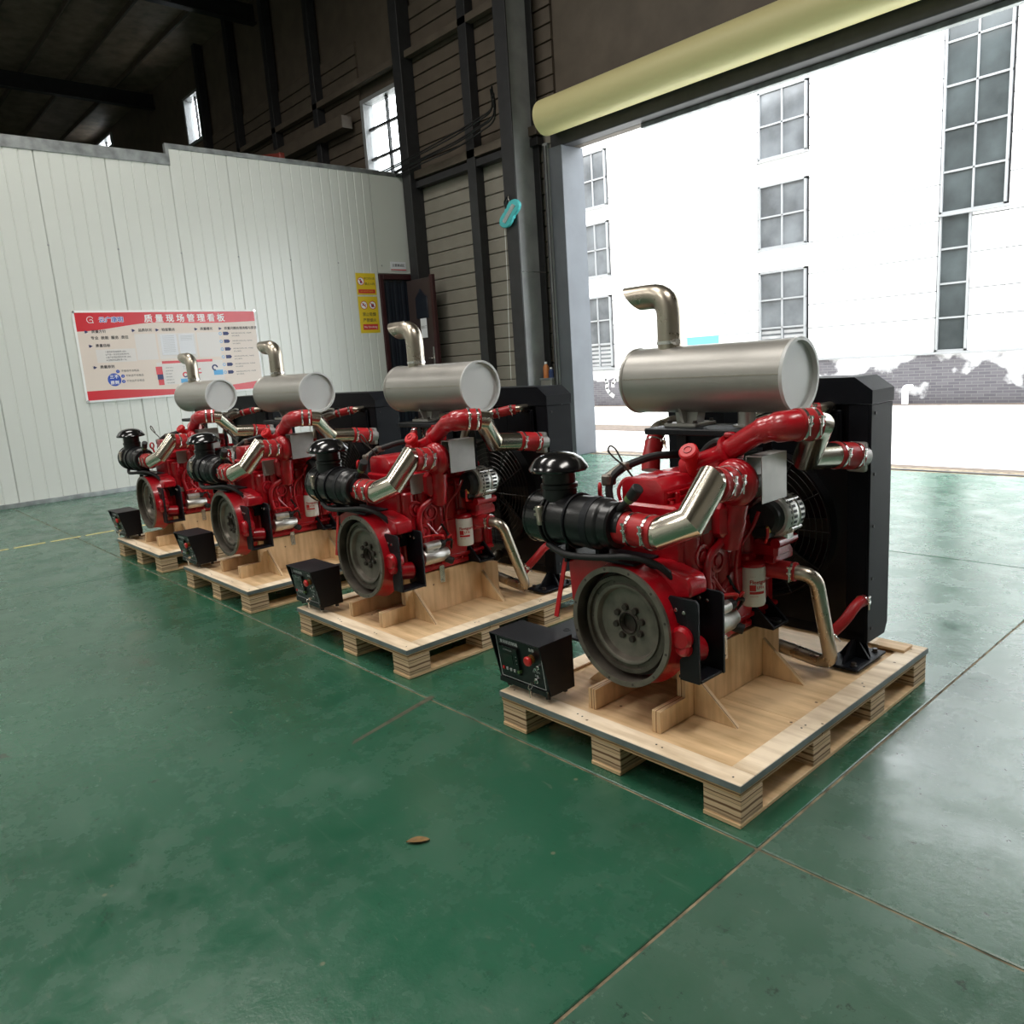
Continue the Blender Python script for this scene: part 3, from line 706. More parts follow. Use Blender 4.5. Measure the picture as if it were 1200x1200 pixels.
for k in range(4): lines.append(rect(U(.535), V(.70-.016*k), U(.60), V(.703-.016*k)))
flat(lines, lambda u, v: (.0325, u, v), 'paper_lines', M['grey_plastic'], bo)
flat_each([disc(U(.155), V(.235), .098)]+[disc(U(a), V(b), .026) for a, b in ((.178, .325), (.200, .27), (.200, .21))], fn(3), 'blue_disc', M['print_blue'], bo)
text_mesh([('三不', U(.155), V(.265), .062, 'CENTER', 1.1, .002), ('原则', U(.155), V(.20), .062, 'CENTER', 1.1, .002), ('1', U(.178), V(.325), .035, 'CENTER'), ('2', U(.2), V(.27), .035, 'CENTER'), ('3', U(.2), V(.21), .035, 'CENTER')], fn(4), 'disc_lettering', M['print_white'], bo)
flat_each([rect(U(.415), V(.385), U(.70), V(.415)), rect(U(.377), V(.265), U(.412), V(.355)), rect(U(.382), V(.14), U(.412), V(.205)), annulus(U(.535), V(.245), .024, .046, 20, 0, 4), annulus(U(.62), V(.28), .022, .042, 20, 1, 5.5)], fn(3), 'red_graphic', M['board_red'], bo)
flat_each([rect(U(.38), V(.205), U(.412), V(.265)), annulus(U(.535), V(.245), .024, .046, 20, 4, 6.28), annulus(U(.71), V(.31), .028, .052, 20, 0, 5)], fn(3), 'navy_graphic', M['print_navy'], bo)
flat_each([[(U(.795)-.03, V(.715-.094*j)+.028), (U(.795)+.05, V(.715-.094*j)+.028), (U(.795)+.075, V(.715-.094*j)), (U(.795)+.05, V(.715-.094*j)-.028), (U(.795)-.03, V(.715-.094*j)-.028)] for j in range(6)], fn(3), 'flow_tag', M['print_navy'], bo)
flat_each([rect(U(.505), V(.15), U(.60), V(.20)), rect(U(.70), V(.22), U(.755), V(.28))]+[annulus(U(.768), V(.715-.094*j), .016, .026, 14) for j in range(6)], fn(3), 'blue_graphic', M['print_sky'], bo)
text_mesh([('管理流程及责任', U(.555), V(.40), .034, 'CENTER', 1, .001)], fn(4), 'chart_title', M['sign_yellow'], bo)
text_mesh([('TAC', U(.55), V(.325), .075, 'CENTER')], fn(4), 'chart_lettering', M['grey_plastic'], bo)
for (a, b) in ((.02, .02), (BW-.02, .02), (.02, BH-.02), (BW-.02, BH-.02)):
    MB().cyl((.024, a, b), (.03, a, b), .02, n=12).build('corner_screw', M['clamp'], bo)

# ------------------------------------------------------------------ small things around the wall
tq = thing('hanging_pouch', 'turquoise rubber pouch with silver panel hanging on the dark column', 'pouch', (-9.66, 9.0, 3.93), 0)
def ppts(sc=1, k=28):
    out = []
    for i in range(k):
        t = 2*PI*i/k; r = (.125+.060*math.cos(2*t))*sc
        a = math.radians(50); u, v = r*math.cos(t)*1.25, r*math.sin(t)*1.25; out.append((1.35*(u*math.cos(a)-v*math.sin(a)), u*math.sin(a)+v*math.cos(a)))
    return out
link('pouch_body', MB().prism(ppts(), 'y', -.06, .0, bev=.018, seg=2).mesh('pouch_body', M['turq'], 50), tq)
a = math.radians(50)
def rot(u, v): return (1.35*(u*math.cos(a)-v*math.sin(a)), u*math.sin(a)+v*math.cos(a))
link('foil_panel', MB().prism([rot(-.15, -.035), rot(.15, -.035), rot(.15, .035), rot(-.15, .035)], 'y', -.068, -.058, bev=.003).mesh('foil_panel', M['clear_panel']), tq)
link('hook', MB().tube([(.0, -.02, .16), (-.02, -.03, .25), (-.04, .0, .30), (-.06, .02, .30)], .008, 8, .03).mesh('hook', M['clamp']), tq)
link('strap', MB().tube([(-.1, -.02, .10), (-.14, -.02, .2), (-.06, -.02, .27)], .014, 8, .05).mesh('strap', M['rubber']), tq)
tag(MB().tube([(-9.84, 9.0, 3.75), (-9.86, 9.0, 2.9), (-9.90, 9.0, 2.2), (-9.93, 9.0, 1.3)], .005, 6).build('pull_cord', M['print_white']), 'thin white pull cord hanging down in front of the grey siding', 'cord')
cb = thing('cabinet', 'small grey cabinet behind the door jamb', 'cabinet', (-9.42, 9.45, 0))
link('cabinet_body', MB().box(-.14, -.12, 0, .10, .15, 1.27, bev=.006).mesh('cabinet_body', M['cabinet']), cb)
link('cabinet_top', MB().box(-.15, -.13, 1.27, .11, .16, 1.30, bev=.004).mesh('cabinet_top', M['galv']), cb)
def bottle(nm, label, m, x, y, r, h):
    o = thing(nm, label, 'bottle', (x, y, 1.30))
    link('bottle_body', MB().lathe((0, 0, 0), (0, 0, 1), [(0, 0), (r, 0), (r, h*.68), (r*.45, h*.85), (r*.45, h*.88), (0, h*.88)], 16).mesh('bottle_body', M[m]), o)
    link('bottle_cap', MB().cyl((0, 0, h*.86), (0, 0, h), r*.5, n=12).mesh('bottle_cap', M['print_white']), o)
bottle('spray_bottle', 'orange bottle standing on the grey cabinet behind the jamb', 'orange', -9.50, 9.42, .05, .27)
bottle('cleaner_bottle', 'dark blue bottle with white cap on the grey cabinet behind the jamb', 'blue_plastic', -9.38, 9.42, .045, .17)
tag(MB().tube([(-9.1, 9.3, 5.26), (3.0, 9.3, 5.26)], .26, 28).build('shutter_drum', M['cream']), 'cream yellow roller drum above the open doorway', 'roller')
for k, (dz, dy) in enumerate(((0, 0), (.04, .03), (.09, -.03), (.14, 0), (-.05, .02))):
    cab = MB().tube([(-14.6, 9.30+dy, 5.33+dz*.6), (-13.6, 9.30+dy, 5.30+dz), (-12.4, 9.30+dy, 5.36+dz), (-11.3, 9.30+dy, 5.40+dz*1.3), (-10.2, 9.28+dy, 5.55+dz), (-9.9, 8.97+dy, 5.75+dz)], .014, 8, .3).build('power_cable', M['rubber'])
    tag(cab, 'black power cable sagging across the high window, '+('second lowest of the five', 'middle one of the five', 'second highest of the five', 'topmost of the five', 'lowest of the five')[k], 'cable', 'cables across the high window')
hs = thing('hoist_arm', 'faded red steel hoist arm seen above the partition top', 'hoist', (-17.6, 8.6, 5.6))
link('arm', MB().box(-1.5, -.06, .6, 1.3, .06, .72, bev=.01).mesh('arm', M['red_hoist']), hs)
link('brace', MB().tube([(-1.4, 0, .62), (-.2, 0, .95), (1.2, 0, .7)], .03, 8).mesh('brace', M['red_hoist']), hs)
link('hoist_cable', MB().tube([(-.6, 0, .6), (-.4, 0, .25), (.0, 0, .15), (.3, 0, .6)], .02, 8, .2).mesh('hoist_cable', M['red_hoist']), hs)
link('support_post', MB().box(1.15, -.06, -5.6, 1.27, .06, .6, bev=.01).mesh('support_post', M['red_hoist']), hs)
lfm = MB(); bm = lfm.bm; rows = []
for i in range(9):
    t = i/8; wd = .022*math.sin(PI*t)**.8+.0005
    rows.append([bm.verts.new((-.055+.11*t, s*wd, .004+.006*math.sin(PI*t)+.006*abs(s))) for s in (-1, 0, 1)])
for a_, b_ in zip(rows, rows[1:]):
    for j in range(2): bm.faces.new((a_[j], b_[j], b_[j+1], a_[j+1]))
lo = lfm.build('fallen_leaf', M['leaf']); lo.scale = (.75, .75, .75); lo.location = (-2.084, 1.317, 0); lo.rotation_euler = (0, 0, .9); tag(lo, 'small dry brown leaf lying on the green floor in the foreground', 'leaf')
# ------------------------------------------------------------------ pallet (local origin: floor corner nearest the camera)
O = Vector((-1.314, 2.10, 0))
PW, PL = 1.205, 1.59
def make_pallet():
    t = thing('pallet', '', 'pallet', O)
    b = lambda q, nm, m, bev=.002: MB().box(*q, bev=bev).build(nm, M[m], t)
    b((-PW, 0, .118, 0, .572, .152), 'deck', 'deck'); b((-PW, .5735, .118, 0, PL, .152), 'deck', 'deck')
    sw = .088
    b((-PW-.004, -.004, .1525, .004, sw, .166), 'edge_strip', 'strip'); b((-PW-.004, PL-sw, .1525, .004, PL+.004, .166), 'edge_strip', 'strip')
    b((-sw, sw+.002, .1525, .004, PL-sw-.002, .166), 'edge_strip', 'strip'); b((-PW-.004, sw+.002, .1525, -PW+sw, PL-sw-.002, .166), 'edge_strip', 'strip')
    # grey-green sheet trapped under the strips
    mb = MB()
    mb.box(-PW-.006, -.006, .140, .006, -.001, .1635); mb.box(.001, -.006, .140, .006, PL+.006, .1635); mb.box(-PW-.006, -.006, .140, -PW-.001, PL+.006, .1635)
    mb.build('edge_trim', M['tape'], t)
    blk = MB().box(0, 0, .018, .15, .138, .1165, bev=.002).mesh('block', M['block'])
    for x in (-.15, -.675, -PW):
        for y in (.005, .505, 1.0, 1.45): link('block', blk, t, (x, y, 0))
        b((x, .0, .001, x+.15, PL, .0175), 'bottom_board', 'deck')
    # cradle rails: low nose, tall body
    prof = [(.14, .153), (1.03, .153), (1.03, .352), (.90, .372), (.86, .395), (.307, .405), (.307, .243), (.14, .243)]
    for x in (-.473, -.805):
        MB().prism(prof, 'x', x, x+.04, bev=.0015).build('cradle_rail', M['ply_x'], t)
    for y in (.362, .885):
        MB().prism([(-.432, .153), (-.235, .153), (-.432, .325)], 'y', y, y+.022, bev=.001).build('gusset', M['ply_y'], t)
        MB().prism([(-.806, .153), (-1.003, .153), (-.806, .325)], 'y', y, y+.022, bev=.001).build('gusset', M['ply_y'], t)
    b((-.765, .60, .153, -.474, .64, .30), 'cross_brace', 'ply_y')
    b((-.20, PL-.13, .1665, -.05, PL-.03, .180), 'spacer_board', 'deck')
    sc = MB()
    for (x, y) in ((-.045, .03), (-.045, .5), (-.045, .53), (-.03, 1.0), (-.05, 1.03), (-.045, 1.53), (-.35, .04), (-.38, .045), (-.75, .04), (-.78, .045), (-1.16, .04)):
        sc.cyl((x, y, .166), (x, y, .1668), .004, n=8)
    sc.build('screw_heads', M['iron_dark'], t)['kind'] = 'stuff'
    return t

# ------------------------------------------------------------------ control box
def make_control():
    t = thing('control_box', '', 'control box', O+Vector((-1.075, .022, .174)))
    # local: x along front (-.155..+.155), y depth, z up
    D = .155; W = .152
    side = [(-.035, .265), (D, .265), (D, .045), (.012, .045), (-.002, .05)]
    mb = MB()
    mb.prism([(-.045, .262), (D, .262), (D, .268), (-.045, .268)], 'x', -W-.006, W+.006, bev=.0015)
    for s in (-1, 1):
        mb.prism([(-.045, .265), (D, .265), (D, .03), (.012, .03)], 'x', s*W-.003+s*.003, s*W+.003+s*.003, bev=.001)
    mb.prism([(.012, .03), (D, .03), (D, .036), (.012, .036)], 'x', -W, W)
    mb.box(-W, D-.006, .03, W, D, .265)
    case = mb.build('case', M['black'], t)
    p0 = Vector((0, .006, .045)); p1 = Vector((0, -.022, .258))   # sloped front panel
    up = (p1-p0).normalized(); nrm = Vector((0, -up.z, up.y)); H_ = (p1-p0).length
    pm = MB().prism([(p0.y, p0.z), (p1.y, p1.z), (p1.y+.012, p1.z), (p0.y+.012, p0.z)], 'x', -W+.002, W-.002)
    pm.box(-W+.002, -.004, .03, W-.002, .014, .052)
    panel = pm.build('front_panel', M['black_satin'], t)
    fn = lambda k: (lambda u, v: Vector((u, 0, 0))+p0+up*v+nrm*(.0012*k))
    B = []
    w_, e = .0022, .010
    B += [rect(-W+.012, .012, W-.014, .012+w_), rect(-W+.012, H_-.008, W-.014, H_-.008+w_), rect(-W+.012, .012, -W+.012+w_, H_-.008), rect(W-.014-w_, .012, W-.014, H_-.008)]
    flat(B, fn(1), 'panel_outline', M['print_white'], panel)
    text_mesh([('发动机控制箱', -.06, H_-.028, .019, 'CENTER', 1, .0004), ('急停', .082, H_-.03, .017, 'CENTER', 1, .0004), ('△ ○ I', .092, .088, .016, 'CENTER', 1, .0004), ('启动', .092, .068, .011, 'CENTER')], fn(1), 'lettering', M['print_white'], panel)
    def slab(u0, v0, u1, v1, d, nm, m, par):
        mb = MB(); bm = mb.bm
        A = [bm.verts.new(fn(0)(u, v)) for u, v in rect(u0, v0, u1, v1)]; Bv = [bm.verts.new(fn(d/.0012)(u, v)) for u, v in rect(u0+.002, v0+.002, u1-.002, v1-.002)]
        bm.faces.new(Bv)
        for i in range(4): bm.faces.new((A[i], A[(i+1) % 4], Bv[(i+1) % 4], Bv[i]))
        return mb.build(nm, M[m], par)
    md = slab(-.125, .045, -.003, .172, .012, 'controller', 'black_gloss', t)
    slab(-.100, .092, -.035, .142, .0135, 'screen', 'lcd', md)
    for k in range(5):
        u = -.113+.024*k; slab(u, .056, u+.015, .072, .0155, 'button', 'red_strap' if k == 0 else ('green_plastic' if k == 4 else 'grey_plastic'), md)
    text_mesh([('CONTROLLER', -.064, .157, .009, 'CENTER')]+[('•', -.014, .10+.017*k, .018, 'CENTER') for k in range(3)], fn(10.6), 'controller_lettering', M['grey_plastic'], md)
    es = fn(0)(.078, .145)
    sb = MB().lathe(es, nrm, [(.020, 0), (.020, .008), (.014, .008), (.014, .018)], 20).build('button_collar', M['yellow_collar'], t)
    MB().lathe(es+nrm*.016, nrm, [(.012, 0), (.021, .004), (.022, .012), (.018, .018), (0, .020)], 24).build('emergency_stop', M['button_red'], sb)
    kl = fn(0)(.112, .115); kb = MB().lathe(kl, nrm, [(.010, 0), (.010, .008), (.006, .010), (.006, .022), (0, .022)], 16).build('toggle_switch', M['clamp'], t)
    k2 = fn(0)(.088, .045); kk = MB().lathe(k2, nrm, [(.012, 0), (.012, .006), (.008, .008), (.008, .014), (0, .014)], 16).build('key_switch', M['clamp'], t)
    q = k2+nrm*.014
    MB().box(q.x-.0015, q.y-.026, q.z-.008, q.x+.0015, q.y, q.z+.008, bev=.001).torus(q+Vector((0, -.028, -.012)), (1, 0, 0), .012, .0012, 18, 6).box(q.x-.001, q.y-.034, q.z-.062, q.x+.002, q.y-.026, q.z-.02, bev=.001).build('key', M['clamp'], kk)
    for s in (-1, 1):
        for yy in (.026, D-.025):
            f = MB().cyl((s*(W-.03), yy, .007), (s*(W-.03), yy, .03), .011, n=14).build('rubber_foot', M['rubber'], t)
            MB().cyl((s*(W-.03), yy, -.0075), (s*(W-.03), yy, .008), .003, n=8).build('foot_stud', M['clamp'], f)
        MB().lathe((s*(W-.005), -.0, .05), (0, -1, 0), [(.005, 0), (.005, .003), (0, .004)], 10).build('corner_screw', M['clamp'], t)
    return t

# ------------------------------------------------------------------ engine
def clamp_band(o, d, r, par, w_=.012, ang=0):
    """worm-drive band with a screw housing that hangs down"""
    d = Vector(d).normalized(); o = Vector(o)
    mb = MB().lathe(o-d*w_/2, d, [(r, 0), (r+.0028, 0), (r+.0028, w_), (r, w_), (r, 0)], 30)
    side = Vector((0, 0, 1)); side = (side-d*side.dot(d)).normalized()
    lat = d.cross(side).normalized()
    if lat.x-lat.y < 0: lat = -lat
    c = o+lat*(r+.008)*math.cos(.25)+side*(r+.008)*math.sin(.25)
    mb.cyl(c+side*.018, c-side*.020, .0065, n=10); mb.cyl(c-side*.020, c-side*(.046+.3*max(0, r-.035)), .0038, n=8); mb.cyl(c+side*.014+d*.010, c+side*.014-d*.010, .006, n=8)
    mb.cyl(c-side*.010+d*.010, c-side*.010-d*.010, .006, n=8)
    return mb.build('hose_clamp', M['clamp'], par)

def bolt(mb, p, d, r=.008, h=.007, n=6):
    return mb.lathe(p, d, [(r*1.35, 0), (r*1.35, h*.25), (r, h*.25), (r, h), (0, h)], n)

def make_engine():
    t = thing('diesel_engine', '', 'engine', O)
    CXE = -.635
    # ---- crankcase
    mb = MB()
    mb.box(-.80, .33, .44, -.455, 1.0, .93, bev=.012)
    mb.box(-.74, .36, .35, -.50, .98, .46, bev=.02)                    # oil pan
    mb.box(-.82, .34, .425, -.44, .99, .452, bev=.004)                 # pan rail
    mb.box(-.79, .345, .93, -.47, .985, .955, bev=.004)                # deck flange
    for k in range(6):                                                  # bulging bores and ribs on the right flank
        y = .40+k*.1
        mb.cyl((-.47, y, .50), (-.47, y, .90), .047, n=14, bev=.01)
        mb.box(-.462, y+.042, .47, -.437, y+.056, .92, bev=.004)
    for (y, z, r) in ((.43, .80, .036), (.53, .76, .036), (.47, .66, .028), (.62, .82, .03)):
        mb.lathe((-.425, y, z), (1, 0, 0), [(r+.012, -.02), (r+.012, .006), (r, .006), (r, -.002), (r*.6, -.002), (r*.6, .008), (0, .008)], 22)
    mb.prism([(.50, .47), (.78, .47), (.80, .60), (.72, .70), (.62, .70), (.52, .60)], 'x', -.45, -.418, bev=.008)
    mb.prism([(.56, .50), (.66, .50), (.63, .64), (.57, .64)], 'x', -.42, -.410, bev=.004)
    mb.box(-.46, .34, .455, -.42, 1.0, .475, bev=.004); mb.box(-.455, .34, .60, -.432, .50, .615, bev=.003)
    mb.box(-.80, .98, .45, -.46, 1.03, .96, bev=.01)                    # gear cover
    for k in range(9): bolt(mb, (-.455, .37+k*.075, .443), (1, 0, 0), .008, .03)
    blk = mb.build('engine_block', M['red'], t)
    # ribbed tubes cast on the flank
    MB().tube([(-.40, .60, 1.03), (-.405, .60, .90), (-.405, .54, .84), (-.41, .45, .80), (-.41, .43, .72), (-.41, .46, .58)], .017, 12, .06).build('oil_drain_tube', M['red'], blk)
    MB().tube([(-.36, .74, .93), (-.37, .70, .86), (-.39, .63, .80), (-.40, .62, .70), (-.40, .64, .60)], .008, 8, .04).build('oil_feed_tube', M['red'], blk)
    MB().tube([(-.43, .50, .70), (-.42, .56, .62), (-.42, .68, .55)], .010, 8, .03).build('dipstick_tube', M['red'], blk)
    pl = MB().box(-.428, .385, .625, -.424, .46, .665).build('maker_plate', M['shield'], blk)
    # ---- cylinder head and rocker cover
    mb = MB()
    mb.box(-.785, .345, .955, -.485, .99, 1.005, bev=.01)
    for k in range(6): mb.box(-.49, .37+k*.1, .94, -.445, .43+k*.1, 1.0, bev=.012)
    head = mb.build('cylinder_head', M['red'], t)
    mb = MB().prism([(-.765, 1.0), (-.55, 1.0), (-.55, 1.065), (-.585, 1.104), (-.74, 1.104), (-.765, 1.085)], 'y', .36, .97, bev=.009, seg=2)
    for k in range(6): mb.box(-.552, .42+k*.095, 1.0, -.532, .45+k*.095, 1.05, bev=.006)
    for k in range(4): mb.box(-.70, .40+k*.15, 1.095, -.61, .46+k*.15, 1.108, bev=.005)
    for k in range(5): bolt(mb, (-.535, .39+k*.13, 1.006), (0, 0, 1), .009, .012)
    for z in (1.02, 1.045): mb.box(-.552, .38, z, -.540, .95, z+.008, bev=.002)
    rc = mb.build('rocker_cover', M['red'], t)
    cp = MB().cyl((-.575, .60, 1.10), (-.545, .535, 1.185), .026, n=18).lathe((-.546, .537, 1.182), (.15, -.75, .75), [(.034, 0), (.040, .006), (.040, .03), (.034, .036), (0, .036)], 14).build('oil_filler_cap', M['red_strap'], t)
    MB().torus((-.541, .512, 1.209), (.15, -.75, .75), .016, .003, 16, 6).build('cap_ring', M['red'], cp)
    MB().tube([(-.60, .66, 1.12), (-.55, .66, 1.20), (-.47, .64, 1.235), (-.42, .63, 1.20)], .018, 10, .05).build('breather_hose', M['rubber'], t)
    # ---- flywheel housing
    mb = MB()
    pts = [(-.975, .745), (-.90, .775), (-.80, .79), (-.50, .80), (-.36, .765), (-.345, .735), (-.348, .69), (-.46, .685), (-.47, .50), (-.45, .40), (-.49, .335), (-.62, .315), (-.77, .335), (-.88, .42), (-.965, .58)]
    mb.prism(pts, 'y', .235, .345, bev=.007)
    hs_ = mb.build('flywheel_housing', M['red'], t)
    FC = Vector((-.62, .137, .548))
    MB().lathe(FC+Vector((0, .012, 0)), (0, 1, 0), [(.241, 0), (.243, .03), (.249, .075), (.262, .10), (.25, .115)], 56).build('bell', M['red'], hs_)
    mb = MB(); mb.prism([(.36, .60), (.44, .57), (.44, .50), (.36, .46)], 'y', .20, .26)
    MB().cyl((-.352, .165, .548), (-.362, .25, .548), .046, n=24, bev=.012).cyl((-.350, .172, .515), (-.345, .235, .50), .034, n=16, bev=.008).cyl((-.40, .24, .47), (-.375, .34, .46), .05, n=18, bev=.01).build('starter_bulge', M['red'], hs_)
    rg = MB().lathe(FC, (0, 1, 0), [(.19, .115), (.226, .115), (.226, .02), (.2225, .012), (.2225, 0), (.2445, 0), (.2445, .014), (.240, .016), (.240, .04)], 64).build('housing_rim', M['iron'], hs_)
    for k in range(12):
        a_ = 2*PI*(k+.5)/12
        MB().lathe(FC+Vector((.234*math.cos(a_), -.0008, .234*math.sin(a_))), (0, 1, 0), [(0, 0), (.0055, 0), (.0055, .002)], 10).build('bolt_hole', M['iron_dark'], rg)
    # ---- flywheel
    fw = MB().lathe(FC+Vector((0, .05, 0)), (0, 1, 0), [(.040, .03), (.040, .012), (.052, .012), (.054, .018), (.136, .018), (.142, .016), (.150, -.006), (.158, -.010), (.164, -.010), (.166, -.002), (.168, .02)], 64).build('flywheel', M['iron'], t)
    MB().lathe(FC+Vector((0, .05, 0)), (0, 1, 0), [(.1665, .02), (.1665, -.002), (.182, -.002), (.184, -.014), (.199, -.014), (.203, -.006), (.203, .05)], 64).build('flywheel_rim', M['iron_mid'], fw)
    MB().lathe(FC+Vector((0, .075, 0)), (0, 1, 0), [(.203, 0), (.217, 0), (.217, .03)], 90).build('ring_gear', M['iron_dark'], fw)
    MB().lathe(FC+Vector((0, .055, 0)), (0, 1, 0), [(.041, .0), (.041, .03), (.0, .03)], 32).torus(FC+Vector((0, .064, 0)), (0, 1, 0), .045, .005, 32, 8).build('hub_bore', M['iron_dark'], fw)
    for k in range(8):
        a_ = 2*PI*(k+.3)/8; p = FC+Vector((  .066*math.cos(a_), .068, .066*math.sin(a_)))
        mb = MB().lathe(p, (0, -1, 0), [(.0145, 0), (.0145, .008), (.012, .014), (.0, .014)], 12); mb.build('flywheel_bolt', M['iron_dark'], fw)
    for k in range(10):
        a_ = 2*PI*k/10; p = FC+Vector((.174*math.cos(a_), .0472, .174*math.sin(a_)))
        MB().lathe(p, (0, -1, 0), [(.004, 0), (.004, .0008), (0, .0008)], 8).build('tapped_hole', M['iron_dark'], fw)
    # ---- rear mounting brackets (open steel boxes)
    def bracket(s):
        X = lambda x: x if s > 0 else 2*(-.66)-x
        def bx(mb, x0, y0, z0, x1, y1, z1, bev=.002):
            a_, b_ = sorted((X(x0), X(x1))); return mb.box(a_, y0, z0, b_, y1, z1, bev=bev)
        mb = MB()
        poly = [(-.375, .375), (-.288, .375), (-.288, .685), (-.300, .70), (-.415, .70), (-.42, .69), (-.415, .605), (-.37, .60), (-.340, .578), (-.322, .54), (-.335, .49), (-.375, .455)]
        mb.prism([(X(x), z) for x, z in poly], 'y', .195, .207, bev=.0015)
        mb.prism([(X(x), z) for x, z in [(-.43, .375), (-.280, .375), (-.280, .69), (-.290, .70), (-.43, .70)]], 'y', .345, .357, bev=.0015)
        bx(mb, -.39, .207, .375, -.286, .345, .387)
        bx(mb, -.43, .30, .60, -.418, .345, .70)
        br = mb.build('mounting_bracket', M['black'], t)
        for (x, z) in ((-.385, .65), (-.350, .645)):
            bolt(MB(), (X(x), .195, z), (0, -1, 0), .006, .005).build('bracket_bolt', M['clamp'], br)
            bolt(MB(), (X(x), .345, z+.01), (0, -1, 0), .007, .006).build('bracket_bolt', M['clamp'], br)
        return br
    bracket(1)
    lb = MB().prism([(-1.0, .395), (-.925, .395), (-.925, .66), (-.985, .66), (-1.0, .60)], 'y', .30, .312, bev=.0015).prism([(-1.0, .395), (-.925, .395), (-.925, .66), (-.985, .66), (-1.0, .60)], 'y', .40, .412, bev=.0015)
    lb.box(-.935, .312, .395, -.923, .40, .66).box(-1.150, .235, .385, -.925, .42, .397, bev=.002)
    lb = lb.build('mounting_bracket', M['black'], t)
    MB().torus((-1.06, .29, .397), (0, 0, 1), .014, .003, 18, 6).build('foot_hole', M['rubber'], lb)
    MB().prism([(-1.003, .752), (-.982, .752), (-1.055, .474), (-1.082, .474)], 'y', .236, .242, bev=.001).build('red_strap', M['red_strap'], t)
    # ---- air cleaner
    A0 = Vector((-1.085, .20, .942)); dx = Vector((1, 0, 0))
    ac = MB().lathe(A0+dx*.075, dx, [(.106, 0), (.106, .30), (.100, .312), (.094, .32), (.094, .36), (.088, .368), (.066, .37), (.066, .40), (0, .40)], 40).build('air_cleaner', M['black_satin'], t)
    MB().lathe(A0-dx*.005, dx, [(0, .008), (.085, .008), (.09, 0), (.110, .0), (.115, .006), (.115, .014), (.111, .018), (.111, .085), (.117, .09), (.117, .10), (.110, .102)], 40).build('end_cover', M['black_gloss'], ac)
    MB().torus(A0+dx*.098, dx, .114, .006, 44, 8).torus(A0+dx*.118, dx, .110, .005, 44, 8).build('clamp_band', M['rubber'], ac)
    MB().lathe(A0+dx*.315, dx, [(.102, 0), (.109, 0), (.109, .035), (.102, .035), (.102, 0)], 40).build('mounting_band', M['black'], ac)
    lt = Vector((-.985, .10, .98))
    MB().cyl(lt+Vector((-.004, -.012, .03)), lt+Vector((.012, -.016, -.035)), .012, n=10).cyl(lt+Vector((.0, -.006, .03)), lt+Vector((.004, -.004, -.05)), .018, n=12, bev=.004).box(lt.x-.02, lt.y-.02, lt.z-.012, lt.x+.016, lt.y, lt.z-.002).box(lt.x-.02, lt.y-.02, lt.z+.012, lt.x+.016, lt.y, lt.z+.02).build('cover_latch', M['steel_dull'], ac)
    IC = Vector((-.966, .20, 0))
    nk = MB().lathe(IC+Vector((0, 0, .97)), (0, 0, 1), [(.074, 0), (.074, .10), (.078, .105), (.078, .12), (.070, .125), (.070, .20), (0, .20)], 32).build('intake_neck', M['black_satin'], ac)
    MB().lathe(IC+Vector((0, 0, 1.148)), (0, 0, 1), [(.070, .0), (.10, -.006), (.121, -.002), (.126, .006), (.123, .014), (.117, .022), (.100, .046), (.072, .064), (.036, .074), (0, .077)], 44).build('rain_cap', M['black_gloss'], ac)
    MB().lathe(IC+Vector((-.082, 0, 1.11)), (-1, 0, 0), [(.006, 0), (.006, .02), (0, .02)], 8).build('band_screw', M['clamp'], ac)
    ind = MB().tube([(-.66, .19, .985), (-.625, .19, 1.02), (-.582, .19, 1.055)], .015, 12, .02).cyl((-.575, .19, 1.062), (-.535, .185, 1.105), .024, n=16, bev=.004).build('restriction_gauge', M['rubber'], ac)
    MB().cyl((-.590, .19, 1.050), (-.574, .19, 1.064), .020, n=16).build('gauge_window', M['green_plastic'], ac)
    # carrier under the air cleaner
    mb = MB().box(-1.02, .17, .795, -.56, .33, .807, bev=.002).box(-.95, .20, .805, -.93, .26, .845).box(-.78, .20, .805, -.76, .26, .845).box(-.99, .23, .74, -.975, .33, .80).box(-.64, .23, .78, -.50, .33, .792, bev=.002).box(-.62, .23, .79, -.60, .33, .80)
    mb.torus((-.855, .2, .942), dx, .111, .006, 30, 6, 0, 2*PI)
    mb.build('air_cleaner_carrier', M['black'], t)
    MB().tube([(-.99, .14, .838), (-.86, .10, .815), (-.70, .11, .825), (-.56, .16, .84), (-.47, .21, .81), (-.41, .27, .72), (-.40, .30, .66)], .014, 12, .09).build('drain_hose', M['rubber'], t)
    # ---- intake pipe: hose, mitred elbow, hose, compressor
    h1 = MB().tube([(-.685, .2, .938), (-.462, .2, .934)], .0655, 28).build('intake_hose', M['red_rubber'], t)
    clamp_band((-.570, .2, .936), dx, .0655, h1); clamp_band((-.490, .2, .9345), dx, .0655, h1)
    PA = [(-.505, .2, .934), (-.455, .2, .934), (-.352, .25, .977), (-.332, .358, 1.110), (-.334, .41, 1.096)]
    MB().tube(PA, .061, 32).build('elbow_pipe', M['chrome'], t, ang=16)
    h2 = MB().tube([(-.330, .37, 1.100), (-.340, .50, 1.088)], .0655, 28).build('intake_hose', M['red_rubber'], t)
    dd = Vector((-.01, .125, -.013)); clamp_band((-.333, .408, 1.0956), dd, .0655, h2); clamp_band((-.338, .475, 1.0909), dd, .0655, h2)
    VC = Vector((-.352, .55, 1.080))
    mb = MB().lathe(VC+Vector((0, -.065, 0)), (0, 1, 0), [(0, 0), (.060, 0), (.066, .006), (.070, .03), (.082, .035), (.09, .045), (.092, .075), (.085, .10), (.06, .11), (0, .11)], 40)
    mb.torus(VC+Vector((0, .005, 0)), (0, 1, 0), .070, .027, 40, 12)
